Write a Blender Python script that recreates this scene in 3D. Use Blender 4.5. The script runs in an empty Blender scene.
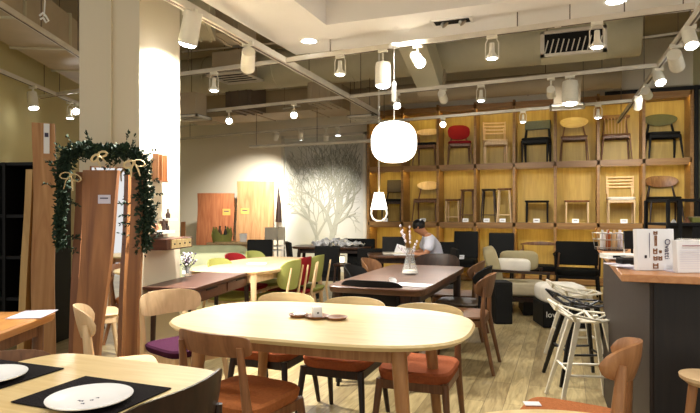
import bpy, bmesh, math, random
from mathutils import Vector, Matrix
PI = math.pi
random.seed(7)
SC = bpy.context.scene
COL = SC.collection

# ---------------------------------------------------------------- camera
F, CX, HY, H = 560.0, 350.0, 211.0, 1.30          # focal length in px, horizon row, eye height
YAW = math.radians(21.1)
RIGHT = Vector((math.cos(YAW), math.sin(YAW), 0))
FWD = Vector((-math.sin(YAW), math.cos(YAW), 0))
cd = bpy.data.cameras.new('camera'); cam_o = bpy.data.objects.new('camera', cd); COL.objects.link(cam_o)
cam_o.location = (0, 0, H); cam_o.rotation_euler = (PI/2, 0, YAW)
cd.sensor_width = 36; cd.lens = F/700*36; cd.shift_y = (HY-206.5)/700; cd.clip_start = .05
SC.camera = cam_o
# ---------------------------------------------------------------- world, exposure
w = bpy.data.worlds.new('world'); SC.world = w; w.use_nodes = True
w.node_tree.nodes['Background'].inputs[0].default_value = (1.0, .98, .94, 1)
w.node_tree.nodes['Background'].inputs[1].default_value = .46
SC.view_settings.view_transform = 'Standard'; SC.view_settings.look = 'None'
SC.view_settings.gamma = 1; SC.view_settings.use_curve_mapping = False
SC.view_settings.exposure = .95
SPOT = 48.0      # power of one track spot
DOWN = 34.0      # power of one recessed downlight or added fill lamp

def cam(a, b, z=0.0):
    v = RIGHT*a + FWD*b; return Vector((v.x, v.y, z))
def at(px, py, z):                                  # floor-plan point seen at a pixel, at height z
    zc = (H-z)*F/(py-HY); return cam((px-CX)/F*zc, zc, z)
def dp(px, zc, z=0.0): return cam((px-CX)/F*zc, zc, z)
def zat(py, zc): return H-(py-HY)*zc/F
def face(a, b):                                     # heading of local +Y for a direction (right, forward)
    v = RIGHT*a + FWD*b; return math.atan2(v.y, v.x)-PI/2

# recessed downlights of the lowered ceiling, plus unseen ones added as fill
def lamp(name, kind, loc, power, color=(1, .96, .90), size=.06, aim=None, spot=None, parent=None):
    l = bpy.data.lights.new(name, kind); l.energy = power; l.color = color
    if kind in ('POINT', 'SPOT'): l.shadow_soft_size = size
    if kind == 'SPOT': l.spot_size = math.radians(spot or 60); l.spot_blend = .9
    if kind == 'AREA': l.size = size
    o = bpy.data.objects.new(name, l); COL.objects.link(o); o.location = loc
    if aim is not None:
        o.rotation_euler = (Vector(aim)-Vector(loc)).to_track_quat('-Z', 'Y').to_euler()
    return o
for x, y in ((-1.35, 4.93), (1.35, 3.4), (-1.3, 2.2), (.6, 1.6), (2.2, 2.4), (-.4, .3), (-2.6, .8), (1.8, .2)):
    lamp('downlight_fill_lamp', 'SPOT', (x, y, 2.965), DOWN, (1, .96, .90), .07, (x, y, 0), 125)

# ---------------------------------------------------------------- materials
def lin(c):
    return tuple((v/12.92 if v <= .04045 else ((v+.055)/1.055)**2.4) for v in c)
def rgb(r, g, b): return lin((r/255, g/255, b/255))
def base(name, rough=.5, metal=0.0, spec=None):
    m = bpy.data.materials.new(name); m.use_nodes = True
    b = m.node_tree.nodes['Principled BSDF']
    b.inputs['Roughness'].default_value = rough; b.inputs['Metallic'].default_value = metal
    if spec is not None: b.inputs['Specular IOR Level'].default_value = spec
    return m, b, m.node_tree
def plain(name, c, rough=.5, metal=0.0, var=.08, scale=6, bump=0.0, spec=None):
    m, b, t = base(name, rough, metal, spec)
    n = t.nodes.new('ShaderNodeTexNoise'); n.inputs['Scale'].default_value = scale; n.inputs['Detail'].default_value = 4
    tc = t.nodes.new('ShaderNodeTexCoord'); t.links.new(tc.outputs['Object'], n.inputs['Vector'])
    r = t.nodes.new('ShaderNodeValToRGB')
    r.color_ramp.elements[0].position = .3; r.color_ramp.elements[1].position = .7
    r.color_ramp.elements[0].color = (*[v*(1-var) for v in c], 1)
    r.color_ramp.elements[1].color = (*[min(1, v*(1+var)) for v in c], 1)
    t.links.new(n.outputs['Fac'], r.inputs[0]); t.links.new(r.outputs[0], b.inputs['Base Color'])
    if bump:
        bp = t.nodes.new('ShaderNodeBump'); bp.inputs['Strength'].default_value = bump; bp.inputs['Distance'].default_value = .01
        n2 = t.nodes.new('ShaderNodeTexNoise'); n2.inputs['Scale'].default_value = 180
        t.links.new(tc.outputs['Object'], n2.inputs['Vector'])
        t.links.new(n2.outputs['Fac'], bp.inputs['Height']); t.links.new(bp.outputs[0], b.inputs['Normal'])
    return m
def wood(name, c1, c2, rough=.42, stretch=(14, 1.2, 14), dist=1.5, axis='Y', spec=.4):
    m, b, t = base(name, rough, 0, spec)
    tc = t.nodes.new('ShaderNodeTexCoord'); mp = t.nodes.new('ShaderNodeMapping')
    s = {'Y': stretch, 'X': (stretch[1], stretch[0], stretch[2]), 'Z': (stretch[0], stretch[2], stretch[1])}[axis]
    mp.inputs['Scale'].default_value = s
    n = t.nodes.new('ShaderNodeTexNoise'); n.inputs['Scale'].default_value = 1.6; n.inputs['Detail'].default_value = 6
    n.inputs['Distortion'].default_value = dist
    r = t.nodes.new('ShaderNodeValToRGB')
    r.color_ramp.elements[0].position = .32; r.color_ramp.elements[1].position = .68
    r.color_ramp.elements[0].color = (*c1, 1); r.color_ramp.elements[1].color = (*c2, 1)
    t.links.new(tc.outputs['Object'], mp.inputs['Vector']); t.links.new(mp.outputs[0], n.inputs['Vector'])
    t.links.new(n.outputs['Fac'], r.inputs[0]); t.links.new(r.outputs[0], b.inputs['Base Color'])
    return m
def emit(name, c, s):
    m = bpy.data.materials.new(name); m.use_nodes = True; t = m.node_tree
    b = t.nodes['Principled BSDF']; b.inputs['Base Color'].default_value = (*c, 1)
    b.inputs['Emission Color'].default_value = (*c, 1); b.inputs['Emission Strength'].default_value = s
    return m
def glassy(name, c=(1, 1, 1), rough=.05, alpha=.25):
    m, b, t = base(name, rough)
    b.inputs['Base Color'].default_value = (*c, 1); b.inputs['Alpha'].default_value = alpha
    return m

M = {}
M['oak'] = wood('oak', rgb(206, 178, 122), rgb(222, 198, 146), .38)
M['oakx'] = wood('oak_x', rgb(204, 178, 122), rgb(220, 197, 144), .4, axis='X')
M['oakleg'] = wood('oak_leg', rgb(150, 104, 62), rgb(182, 134, 84), .42, axis='Z')
M['pale'] = wood('pale_beech', rgb(205, 172, 128), rgb(222, 192, 148), .45, axis='Z')
M['walnut'] = wood('walnut', rgb(98, 66, 42), rgb(130, 90, 58), .42, axis='Z')
M['teak'] = wood('teak', rgb(120, 78, 48), rgb(150, 102, 64), .4, axis='Z')
M['dark'] = wood('dark_wood', rgb(34, 22, 16), rgb(56, 36, 26), .38, axis='Z')
M['darktop'] = wood('dark_top', rgb(66, 42, 28), rgb(98, 64, 42), .35)
M['console'] = wood('console_wood', rgb(70, 42, 30), rgb(94, 58, 42), .35)
M['orangetop'] = wood('orange_top', rgb(176, 116, 58), rgb(206, 148, 80), .4, axis='X')
M['slabred'] = wood('slab_red', rgb(112, 70, 42), rgb(140, 92, 58), .5, (9, .5, 9), .8, 'Z')
M['slabmid'] = wood('slab_mid', rgb(112, 70, 40), rgb(162, 110, 64), .45, (8, .4, 8), .8, 'Z')
M['slabgold'] = wood('slab_gold', rgb(168, 128, 70), rgb(198, 160, 98), .45, (12, .6, 12), .6, 'Z')
M['slabteak'] = wood('slab_teak', rgb(168, 96, 58), rgb(198, 128, 82), .5, (9, .6, 9), 1.5, 'Z')
M['slabpale'] = wood('slab_pale', rgb(166, 116, 72), rgb(198, 152, 102), .5, (7, .5, 7), 1.5, 'Z')
M['shelfwood'] = wood('shelf_wood', rgb(134, 96, 52), rgb(158, 118, 68), .45, (10, 1, 10), 1.2, 'X')
M['shelfback'] = wood('shelf_back', rgb(168, 138, 66), rgb(190, 160, 80), .5, (10, .8, 10), 1.2, 'Z')
M['counterwood'] = wood('counter_wood', rgb(176, 118, 74), rgb(200, 146, 96), .35)
M['counterside'] = wood('counter_side', rgb(38, 28, 21), rgb(50, 38, 29), .55, axis='Z')
M['counterdark'] = wood('counter_dark', rgb(22, 18, 16), rgb(32, 26, 22), .5, axis='Z')
M['beech'] = wood('beech_red', rgb(150, 102, 62), rgb(176, 126, 82), .36, axis='Z')
M['white'] = plain('white_paint', rgb(238, 236, 228), .5)
M['trackwhite'] = plain('track_white', rgb(206, 198, 180), .5)
M['lampwhite'] = plain('lamp_white', rgb(222, 216, 196), .45)
M['wallback'] = plain('wall_back_paint', rgb(224, 214, 190), .85, var=.02, scale=1)
M['wallgreen'] = plain('wall_green_paint', rgb(214, 210, 166), .85, var=.02, scale=1)
M['wallleft'] = plain('wall_left_paint', rgb(196, 184, 130), .85, var=.02, scale=1)
M['colpaint'] = plain('column_paint', rgb(212, 200, 172), .7, var=.015, scale=1)
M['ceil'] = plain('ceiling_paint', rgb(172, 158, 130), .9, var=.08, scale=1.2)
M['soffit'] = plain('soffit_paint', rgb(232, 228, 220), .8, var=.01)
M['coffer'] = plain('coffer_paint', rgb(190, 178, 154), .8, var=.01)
M['duct'] = plain('duct_paint', rgb(184, 176, 146), .6, var=.08, scale=3)
M['ductbrown'] = plain('duct_brown', rgb(170, 154, 126), .6, var=.08, scale=3)
M['ductdark'] = plain('duct_dark', rgb(96, 82, 66), .7, var=.1, scale=3)
M['black'] = plain('black_paint', rgb(14, 13, 12), .6, spec=.25)
M['blackfab'] = plain('black_fabric', rgb(24, 24, 23), .75, bump=.3, spec=.2)
M['blackmetal'] = plain('black_metal', rgb(16, 16, 16), .35)
M['whitemetal'] = plain('white_metal', rgb(226, 220, 200), .35)
M['steel'] = plain('steel', rgb(170, 168, 160), .3, .9)
M['orangefab'] = plain('orange_fabric', rgb(182, 112, 66), .9, var=.12, scale=60, bump=.4, spec=.1)
M['rustfab'] = plain('rust_fabric', rgb(158, 88, 54), .9, var=.1, scale=60, bump=.4, spec=.1)
M['purplefab'] = plain('purple_fabric', rgb(66, 28, 52), .9, var=.25, scale=160, bump=.4, spec=.1)
M['creamfab'] = plain('cream_fabric', rgb(198, 186, 156), .9, bump=.4, spec=.1)
M['beigefab'] = plain('beige_fabric', rgb(176, 164, 128), .9, bump=.4, spec=.1)
M['whitefab'] = plain('white_fabric', rgb(232, 226, 212), .9, bump=.2, spec=.1)
M['limefab'] = plain('lime_fabric', rgb(150, 152, 84), .9, bump=.2, spec=.1)
M['paleLime'] = plain('pale_lime_fabric', rgb(204, 208, 168), .9, bump=.2, spec=.1)
M['redfab'] = plain('red_fabric', rgb(132, 28, 32), .85, bump=.3, spec=.1)
M['greypanel'] = plain('grey_weave', rgb(92, 96, 88), .8, var=.25, scale=120, spec=.1)
M['olive'] = plain('olive_weave', rgb(96, 96, 70), .8, var=.2, scale=100, spec=.1)
M['brownleather'] = plain('brown_leather', rgb(66, 52, 36), .5)
M['placemat'] = plain('placemat_cloth', rgb(30, 26, 27), .9, bump=.6, spec=.1)
M['china'] = plain('china', rgb(244, 244, 242), .2, var=.01)
M['paper'] = plain('paper', rgb(240, 240, 240), .8, var=.01)
M['paperlilac'] = plain('paper_lilac', rgb(214, 210, 224), .8, var=.02)
M['yellowtag'] = plain('yellow_tag', rgb(226, 178, 90), .8, var=.03)
M['ink'] = plain('ink', rgb(70, 66, 90), .8)
M['inkdark'] = plain('ink_dark', rgb(52, 40, 44), .8)
M['leaf'] = plain('fir_needles', rgb(44, 60, 44), .7, var=.6, scale=40, spec=.2)
M['bow'] = plain('bow_ribbon', rgb(206, 184, 136), .7)
M['twig'] = plain('twig', rgb(92, 66, 44), .8)
M['bloom'] = plain('bloom', rgb(226, 218, 226), .8)
M['bloomdark'] = plain('bloom_dark', rgb(76, 62, 84), .8)
M['glass'] = glassy('clear_glass', (.75, .78, .76), .04, .16)
M['decal'] = plain('decal_grey', rgb(158, 156, 138), .7)
M['skin'] = plain('skin', rgb(186, 128, 92), .5, var=.03)
M['shirt'] = plain('shirt', rgb(222, 224, 238), .9, var=.04)
M['hair'] = plain('hair', rgb(20, 17, 16), .5)
M['trousers'] = plain('trousers', rgb(40, 42, 54), .9)
M['pendantglow'] = emit('pendant_glow', (1, .93, .84), 2.2)
M['lensglow'] = emit('lens_glow', (.95, .97, 1), 14)
M['downglow'] = emit('downlight_glow', (1, .97, .92), 9)
M['ledglow'] = emit('led_glow', (1, .82, .28), 17)
M['candle'] = emit('lantern_glow', (1, .8, .5), 2)
# mirror
m_, b_, _t = base('mirror_glass', .02, 1.0); b_.inputs['Base Color'].default_value = (.92, .93, .95, 1); M['mirror'] = m_
# plank floor
m_, b_, t_ = base('floor_planks', .34, 0, .45)
tc = t_.nodes.new('ShaderNodeTexCoord'); mp = t_.nodes.new('ShaderNodeMapping'); mp.inputs['Rotation'].default_value = (0, 0, PI/2)
br = t_.nodes.new('ShaderNodeTexBrick'); br.offset = .37; br.inputs['Scale'].default_value = 1.0
br.inputs['Brick Width'].default_value = 1.3; br.inputs['Row Height'].default_value = .13; br.inputs['Mortar Size'].default_value = .002
br.inputs['Color1'].default_value = (*rgb(160, 142, 102), 1); br.inputs['Color2'].default_value = (*rgb(198, 180, 132), 1)
br.inputs['Mortar'].default_value = (*rgb(120, 102, 72), 1)
ns = t_.nodes.new('ShaderNodeTexNoise'); ns.inputs['Scale'].default_value = 2.2; ns.inputs['Detail'].default_value = 7; ns.inputs['Distortion'].default_value = 2
mp2 = t_.nodes.new('ShaderNodeMapping'); mp2.inputs['Scale'].default_value = (9, 1.2, 1)
rr = t_.nodes.new('ShaderNodeValToRGB'); rr.color_ramp.elements[0].position = .3; rr.color_ramp.elements[1].position = .62
rr.color_ramp.elements[0].color = (.42, .36, .28, 1); rr.color_ramp.elements[1].color = (1, 1, 1, 1)
mx = t_.nodes.new('ShaderNodeMix'); mx.data_type = 'RGBA'; mx.blend_type = 'MULTIPLY'; mx.inputs[0].default_value = .75
t_.links.new(tc.outputs['Object'], mp.inputs['Vector']); t_.links.new(mp.outputs[0], br.inputs['Vector'])
t_.links.new(tc.outputs['Object'], mp2.inputs['Vector']); t_.links.new(mp2.outputs[0], ns.inputs['Vector'])
t_.links.new(ns.outputs['Fac'], rr.inputs[0]); t_.links.new(br.outputs['Color'], mx.inputs[6]); t_.links.new(rr.outputs[0], mx.inputs[7])
t_.links.new(mx.outputs[2], b_.inputs['Base Color']); M['floor'] = m_
# frosted window sheet
m_, b_, t_ = base('frosted_sheet', .35, 0, .4)
tc = t_.nodes.new('ShaderNodeTexCoord'); ns = t_.nodes.new('ShaderNodeTexNoise'); ns.inputs['Scale'].default_value = .9
rr = t_.nodes.new('ShaderNodeValToRGB'); rr.color_ramp.elements[0].position = .35; rr.color_ramp.elements[1].position = .7
rr.color_ramp.elements[0].color = (*rgb(186, 182, 162), 1); rr.color_ramp.elements[1].color = (*rgb(206, 204, 196), 1)
t_.links.new(tc.outputs['Object'], ns.inputs['Vector']); t_.links.new(ns.outputs['Fac'], rr.inputs[0]); t_.links.new(rr.outputs[0], b_.inputs['Base Color'])
M['frost'] = m_

# ---------------------------------------------------------------- mesh helpers
class MB:
    def __init__(s): s.v = []; s.f = []
    def add(s, vs, fs):
        n = len(s.v); s.v += [Vector(v) for v in vs]; s.f += [tuple(i+n for i in f) for f in fs]; return s
    def box(s, c, d, rz=0, rx=0, ry=0):
        R = Matrix.Rotation(rz, 3, 'Z') @ Matrix.Rotation(ry, 3, 'Y') @ Matrix.Rotation(rx, 3, 'X')
        vs = [Vector(c)+R@Vector((i*d[0]/2, j*d[1]/2, k*d[2]/2)) for i in (-1, 1) for j in (-1, 1) for k in (-1, 1)]
        return s.add(vs, [(0, 1, 3, 2), (4, 6, 7, 5), (0, 4, 5, 1), (2, 3, 7, 6), (0, 2, 6, 4), (1, 5, 7, 3)])
    def tube(s, pts, r, n=10, cap=True, flat=1.0):
        pts = [Vector(p) for p in pts]; k = len(pts)
        rs = r if isinstance(r, (list, tuple)) else [r]*k
        vs = []; up = None
        for i, p in enumerate(pts):
            t = (pts[min(i+1, k-1)]-pts[max(i-1, 0)]).normalized()
            if up is None: up = Vector((0, 0, 1)) if abs(t.z) < .9 else Vector((0, 1, 0))
            a = t.cross(up).normalized(); b = a.cross(t).normalized(); up = b
            for j in range(n):
                an = 2*PI*(j+.5)/n; vs.append(p+a*math.cos(an)*rs[i]+b*math.sin(an)*rs[i]*flat)
        fs = [(i*n+j, i*n+(j+1) % n, (i+1)*n+(j+1) % n, (i+1)*n+j) for i in range(k-1) for j in range(n)]
        if cap: fs += [tuple(range(n-1, -1, -1)), tuple(range((k-1)*n, k*n))]
        return s.add(vs, fs)
    def lathe(s, prof, c=(0, 0, 0), n=24, cap=True):
        vs = []; k = len(prof)
        for r, z in prof:
            for j in range(n): vs.append((c[0]+r*math.cos(2*PI*j/n), c[1]+r*math.sin(2*PI*j/n), c[2]+z))
        fs = [(i*n+j, i*n+(j+1) % n, (i+1)*n+(j+1) % n, (i+1)*n+j) for i in range(k-1) for j in range(n)]
        if cap: fs += [tuple(range(n-1, -1, -1)), tuple(range((k-1)*n, k*n))]
        return s.add(vs, fs)
    def prism(s, poly, z0, z1, inset=0.0, bev=0.0):
        n = len(poly); c = Vector((sum(p[0] for p in poly)/n, sum(p[1] for p in poly)/n))
        def ring(z, k): return [(c.x+(p[0]-c.x)*k, c.y+(p[1]-c.y)*k, z) for p in poly]
        R = max((Vector(p)-c).length for p in poly)
        if bev: rings = [ring(z0, 1-inset-bev/R), ring(z0+bev, 1-inset), ring(z1-bev, 1), ring(z1, 1-bev/R)]
        else: rings = [ring(z0, 1-inset), ring(z1, 1)]
        vs = [v for r_ in rings for v in r_]; k = len(rings)
        fs = [(i*n+j, i*n+(j+1) % n, (i+1)*n+(j+1) % n, (i+1)*n+j) for i in range(k-1) for j in range(n)]
        fs += [tuple(range(n-1, -1, -1)), tuple(range((k-1)*n, k*n))]
        return s.add(vs, fs)
    def cushion(s, c, d, e=.35, n=24, m=12, R=None):
        ec, es = (1.0, 1.0) if e == 1.0 else (.36, .55)
        def p(v, e): return math.copysign(abs(v)**e, v)
        vs = []
        for i in range(m+1):
            a = -PI/2+PI*i/m
            for j in range(n):
                b = 2*PI*j/n
                v = Vector((p(math.cos(a), ec)*p(math.cos(b), e)*d[0]/2, p(math.cos(a), ec)*p(math.sin(b), e)*d[1]/2, p(math.sin(a), es)*d[2]/2))
                if R is not None: v = R @ v
                vs.append(Vector(c)+v)
        fs = [(i*n+j, i*n+(j+1) % n, (i+1)*n+(j+1) % n, (i+1)*n+j) for i in range(m) for j in range(n)]
        return s.add(vs, fs)
    def panel(s, w, h, zc, y0, curve=.05, th=.014, n=6, tilt=.1, low=1.0, NU=18, NV=6):
        """bent backrest: ends wrap forward (+y); n = squareness of the outline; low scales the part below zc"""
        vs = []; P = lambda f, i, j: (f*(NU+1)+i)*(NV+1)+j
        for f in (0, 1):
            for i in range(NU+1):
                u = math.sin(PI/2*(-1+2*i/NU)); hh = h/2*max(1e-4, 1-abs(u)**n)**(1/n)
                for j in range(NV+1):
                    v = -1+2*j/NV; z = zc+(hh*v if v > 0 else hh*v*low)
                    y = y0+curve*u*u-tilt*(z-zc)+(th/2 if f else -th/2)*(1-.5*v*v)
                    vs.append((u*w/2, y, z))
        fs = []
        for i in range(NU):
            for j in range(NV):
                a, b, c, d = P(0, i, j), P(0, i+1, j), P(0, i+1, j+1), P(0, i, j+1); fs.append((a, b, c, d))
                a, b, c, d = P(1, i, j), P(1, i, j+1), P(1, i+1, j+1), P(1, i+1, j); fs.append((a, b, c, d))
            fs.append((P(0, i, 0), P(1, i, 0), P(1, i+1, 0), P(0, i+1, 0)))
            fs.append((P(0, i, NV), P(0, i+1, NV), P(1, i+1, NV), P(1, i, NV)))
        for j in range(NV):
            fs.append((P(0, 0, j), P(0, 0, j+1), P(1, 0, j+1), P(1, 0, j)))
            fs.append((P(0, NU, j), P(1, NU, j), P(1, NU, j+1), P(0, NU, j+1)))
        return s.add(vs, fs)
    def build(s, name, mat, parent=None, loc=None, rz=0, bev=0, sharp=38):
        me = bpy.data.meshes.new(name); me.from_pydata([tuple(v) for v in s.v], [], s.f); me.validate()
        bm = bmesh.new(); bm.from_mesh(me); bmesh.ops.recalc_face_normals(bm, faces=bm.faces); bm.to_mesh(me); bm.free()
        me.polygons.foreach_set('use_smooth', [True]*len(me.polygons)); me.set_sharp_from_angle(angle=math.radians(sharp))
        me.materials.append(mat)
        o = bpy.data.objects.new(name, me); COL.objects.link(o)
        if parent: o.parent = parent
        if loc is not None: o.location = loc
        o.rotation_euler.z = rz
        if bev:
            b = o.modifiers.new('bevel', 'BEVEL'); b.width = bev; b.segments = 2; b.limit_method = 'ANGLE'
        return o
def tag(o, label, cat, group=None, kind=None):
    o['label'] = label; o['category'] = cat
    if group: o['group'] = group
    if kind: o['kind'] = kind
    return o
def thing(name, label, cat, loc=(0, 0, 0), rz=0, group=None):
    o = bpy.data.objects.new(name, None); COL.objects.link(o); o.location = loc; o.rotation_euler = (0, 0, rz)
    o.empty_display_size = .1
    return tag(o, label, cat, group)
def struct(o): o['kind'] = 'structure'; return o
def copy_thing(src, loc, rz, label=None, group=None):
    kids = {}
    for o in list(COL.objects):
        if o.parent: kids.setdefault(o.parent, []).append(o)
    def rec(o, par):
        c = o.copy(); COL.objects.link(c); c.parent = par
        for ch in kids.get(o, []): rec(ch, c)
        return c
    c = rec(src, None); c.location = loc; c.rotation_euler = (0, 0, rz)
    if label: c['label'] = label
    if group: c['group'] = group
    return c
def selli(w, d, n=4, k=48, c=(0, 0)):
    out = []
    for i in range(k):
        a = 2*PI*i/k; ca, sa = math.cos(a), math.sin(a)
        out.append((c[0]+w/2*math.copysign(abs(ca)**(2/n), ca), c[1]+d/2*math.copysign(abs(sa)**(2/n), sa)))
    return out
def text(body, size, mat, name, parent=None, loc=(0, 0, 0), rot=(0, 0, 0), depth=.0008):
    cu = bpy.data.curves.new(name, 'FONT'); cu.body = body; cu.size = size; cu.extrude = depth
    cu.align_x = 'CENTER'; cu.align_y = 'CENTER'
    o = bpy.data.objects.new(name, cu); COL.objects.link(o)
    dg = bpy.context.evaluated_depsgraph_get(); me = bpy.data.meshes.new_from_object(o.evaluated_get(dg))
    bpy.data.objects.remove(o); me.materials.clear(); me.materials.append(mat)
    o = bpy.data.objects.new(name, me); COL.objects.link(o)
    if parent: o.parent = parent
    o.location = loc; o.rotation_euler = rot
    return o

# ================================================================ room shell
D = 10.48                                  # front plane of the display wall
WY = D+.53                                 # wall behind it
XR = 2.02                                  # right wall
CEIL = 4.3
fl = MB(); fl.add([(-9, -1.5, 0), (XR+1.6, -1.5, 0), (XR+1.6, WY+.2, 0), (-9, WY+.2, 0), (-9, -1.5, -.1), (XR+1.6, -1.5, -.1), (XR+1.6, WY+.2, -.1), (-9, WY+.2, -.1)],
  [(0, 1, 2, 3), (7, 6, 5, 4), (0, 4, 5, 1), (1, 5, 6, 2), (2, 6, 7, 3), (3, 7, 4, 0)])
struct(fl.build('floor', M['floor']))
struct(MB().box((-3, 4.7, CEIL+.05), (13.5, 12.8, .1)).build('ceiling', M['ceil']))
def shelfX(px):
    u = (px-CX)/F; return WY*(u*math.cos(YAW)-math.sin(YAW))/(math.cos(YAW)+u*math.sin(YAW))
WL, WR = shelfX(282), shelfX(366.5)
WTOP = 2.95
wb = MB()
wb.box(((-9+WL)/2, WY+.05, CEIL/2), (WL+9, .1, CEIL))
wb.box(((WR+XR+.1)/2, WY+.05, CEIL/2), (XR+.1-WR, .1, CEIL))
wb.box(((WL+WR)/2, WY+.05, (CEIL+WTOP)/2), (WR-WL, .1, CEIL-WTOP))
struct(wb.build('wall_back', M['wallback']))
struct(MB().box((XR+.05, 8.9, CEIL/2), (.1, 4.3, CEIL)).build('wall_right', M['wallgreen']))
p0 = dp(-60, 5.2); p1 = dp(118, 14); p1 = p1+(p1-p0).normalized()*3.5
mid = (p0+p1)/2; L_ = (p1-p0).length; an = math.atan2((p1-p0).y, (p1-p0).x)
struct(MB().box((mid.x, mid.y, CEIL/2), (L_, .1, CEIL), rz=an).build('wall_left', M['wallleft']))
# window with the tree
wr = struct(MB().box(((WL+WR)/2, WY+.03, WTOP/2), (WR-WL, .03, WTOP)).build('window_1', M['frost']))
wf = MB()
for x in (WL+.03, WR-.03): wf.box((x, WY-.01, WTOP/2), (.06, .06, WTOP))
wf.box(((WL+WR)/2, WY-.01, WTOP-.03), (WR-WL, .06, .06))
wf.build('window_frame', M['trackwhite'], wr)
tr = MB()
def branch(p, ang, ln, r, d):
    q = (p[0]+math.cos(ang)*ln, p[1]+math.sin(ang)*ln)
    if q[0] < WL+.1 or q[0] > WR-.1 or q[1] > WTOP-.12 or q[1] < .3: return
    n = (-math.sin(ang), math.cos(ang)); r2 = r*.72
    y1 = WY+.0145; y0 = WY+random.uniform(.001, .009)
    vs = [(p[0]+n[0]*r, y0, p[1]+n[1]*r), (p[0]-n[0]*r, y0, p[1]-n[1]*r), (q[0]-n[0]*r2, y0, q[1]-n[1]*r2), (q[0]+n[0]*r2, y0, q[1]+n[1]*r2)]
    vs += [(v[0], y1, v[2]) for v in vs]
    tr.add(vs, [(0, 1, 2, 3), (7, 6, 5, 4), (0, 4, 5, 1), (1, 5, 6, 2), (2, 6, 7, 3), (3, 7, 4, 0)])
    if d <= 0: return
    for k in range(2 if d < 6 else 2):
        branch(q, ang+random.uniform(.12, .62)*(1 if k else -1)+random.uniform(-.1, .1), ln*random.uniform(.72, .98), r2*(.95 if k else .7), d-1)
    if random.random() < .5: branch(q, ang+random.uniform(-.9, .9), ln*.7, r2*.5, d-2)
tx = shelfX(331)
random.seed(3)
branch((tx, .35), 1.52, .5, .075, 8)
branch((tx+.05, .8), 1.35, .45, .06, 7)
branch((shelfX(318), .35), 1.66, .4, .055, 7)
branch((tx+.05, 1.0), .55, .3, .035, 5)
branch((shelfX(317), 1.0), 2.6, .28, .03, 5)
tag(tr.build('tree_decal', M['decal']), 'bare pale grey tree silhouette applied on the frosted back window', 'decal')
random.seed(7)
# lowered ceiling (soffit) with a raised coffer
sx0 = at(296, 55, 3.0); SX = sx0.x; SY = sx0.y
so = MB()
R1 = at(326, 25, 3.0)
cx0, cy0 = R1.x, R1.y
so.box(((SX+3.6)/2, (SY+cy0)/2, 3.15), (3.6-SX, SY-cy0, .3))
so.box(((SX+cx0)/2, (cy0-1.5)/2, 3.15), (cx0-SX, cy0+1.5, .3))
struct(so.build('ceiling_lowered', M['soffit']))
cf = MB(); cf.box(((cx0+3.6)/2, (cy0-1.5)/2, 3.33), (3.6-cx0, cy0+1.5, .06))
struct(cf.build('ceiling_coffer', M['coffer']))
# column, front corner at pixel 139
CR = math.radians(21.1-10.6)               # heading of column, console and oak table
c_corner = dp(139.5, 4.16)
ux = Vector((math.cos(CR), math.sin(CR), 0)); uy = Vector((-math.sin(CR), math.cos(CR), 0))
cw, cdp = .50, .62
cc = c_corner - ux*cw/2 + uy*cdp/2
struct(MB().box((cc.x, cc.y, CEIL/2), (cw, cdp, CEIL), rz=CR).build('column', M['colpaint']))
g = c_corner - ux*.225 - uy*.012
struct(MB().box((g.x, g.y, CEIL/2), (.012, .02, CEIL), rz=CR).build('trim_1', M['colpaint']))

# ================================================================ ceiling services
def xduct(px_a, px_b, y, z, r, mat, label, name='round_air_duct'):
    def X(px): u = (px-CX)/F; return y*(u*math.cos(YAW)-math.sin(YAW))/(math.cos(YAW)+u*math.sin(YAW))
    xa, xb = X(px_a), X(px_b); xm = (xa+xb)/2
    o = MB().tube([(xa-xm, 0, 0), (xb-xm, 0, 0)], r, 28).build(name, mat); o.location = (xm, y, z)
    t = thing(name, label, 'air duct', (xm, y, z)); o.parent = t; o.location = (0, 0, 0); o.name = 'duct_pipe'
    n = max(2, int((xb-xa)/1.2))
    for k in range(1, n): MB().tube([(xa-xm+(xb-xa)*k/n-.012, 0, 0), (xa-xm+(xb-xa)*k/n+.012, 0, 0)], r+.012, 28).build('joint_ring', mat, t)
    for k in (.2, .5, .8):
        MB().tube([(xa-xm+(xb-xa)*k, 0, r-.01), (xa-xm+(xb-xa)*k, 0, CEIL-z)], .006, 6).build('hanger_rod', M['ductdark'], t)
xduct(150, 640, 8.1, 3.62, .31, M['duct'], 'thick round grey-green air duct running across under the ceiling')
xduct(300, 621, 9.75, 3.40, .17, M['ductbrown'], 'thinner brown air duct close to the shelf wall, ending at the right')
xduct(150, 700, 6.6, 4.0, .2, M['ductbrown'], 'brown duct high up just behind the lowered ceiling edge')
def boxduct(c, d, rz, mat, label, name='square_air_duct'):
    t = thing(name, label, 'air duct', (c[0], c[1], c[2]), rz)
    MB().box((0, 0, 0), d).build('duct_body', mat, t, bev=.005)
    for k in (-.33, .0, .33):
        MB().box((d[0]*k, 0, 0), (.03, d[1]+.03, d[2]+.03)).build('flange', mat, t)
    for k in (-.3, .3):
        MB().tube([(d[0]*k, 0, d[2]/2-.01), (d[0]*k, 0, CEIL-c[2])], .006, 6).build('hanger_rod', M['ductdark'], t)
    return t
q = dp(232, 6.9); boxduct((q.x, q.y, 3.62), (.42, .5, .40), .1, M['ductbrown'], 'boxy brown air duct beside the column, above the square vent')
q = dp(197, 6.2); boxduct((q.x, q.y, 3.45), (.34, .6, .34), .5, M['duct'], 'small pale duct elbow next to the bright column face')
q = dp(265, 11.0); boxduct((q.x, q.y, 3.35), (3.6, .8, .42), 0, M['ductbrown'], 'long flat brown air duct above the leaning boards', )
q = dp(246, 9.6); boxduct((q.x, q.y, 3.25), (.5, .5, .5), 0, M['ductdark'], 'dark square duct drop hanging behind the cylinder spotlight')
q = dp(325, 9.0); boxduct((q.x, q.y, 3.22), (.38, .5, .46), 0, M['ductbrown'], 'small brown duct box hanging above the tree window')
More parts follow.
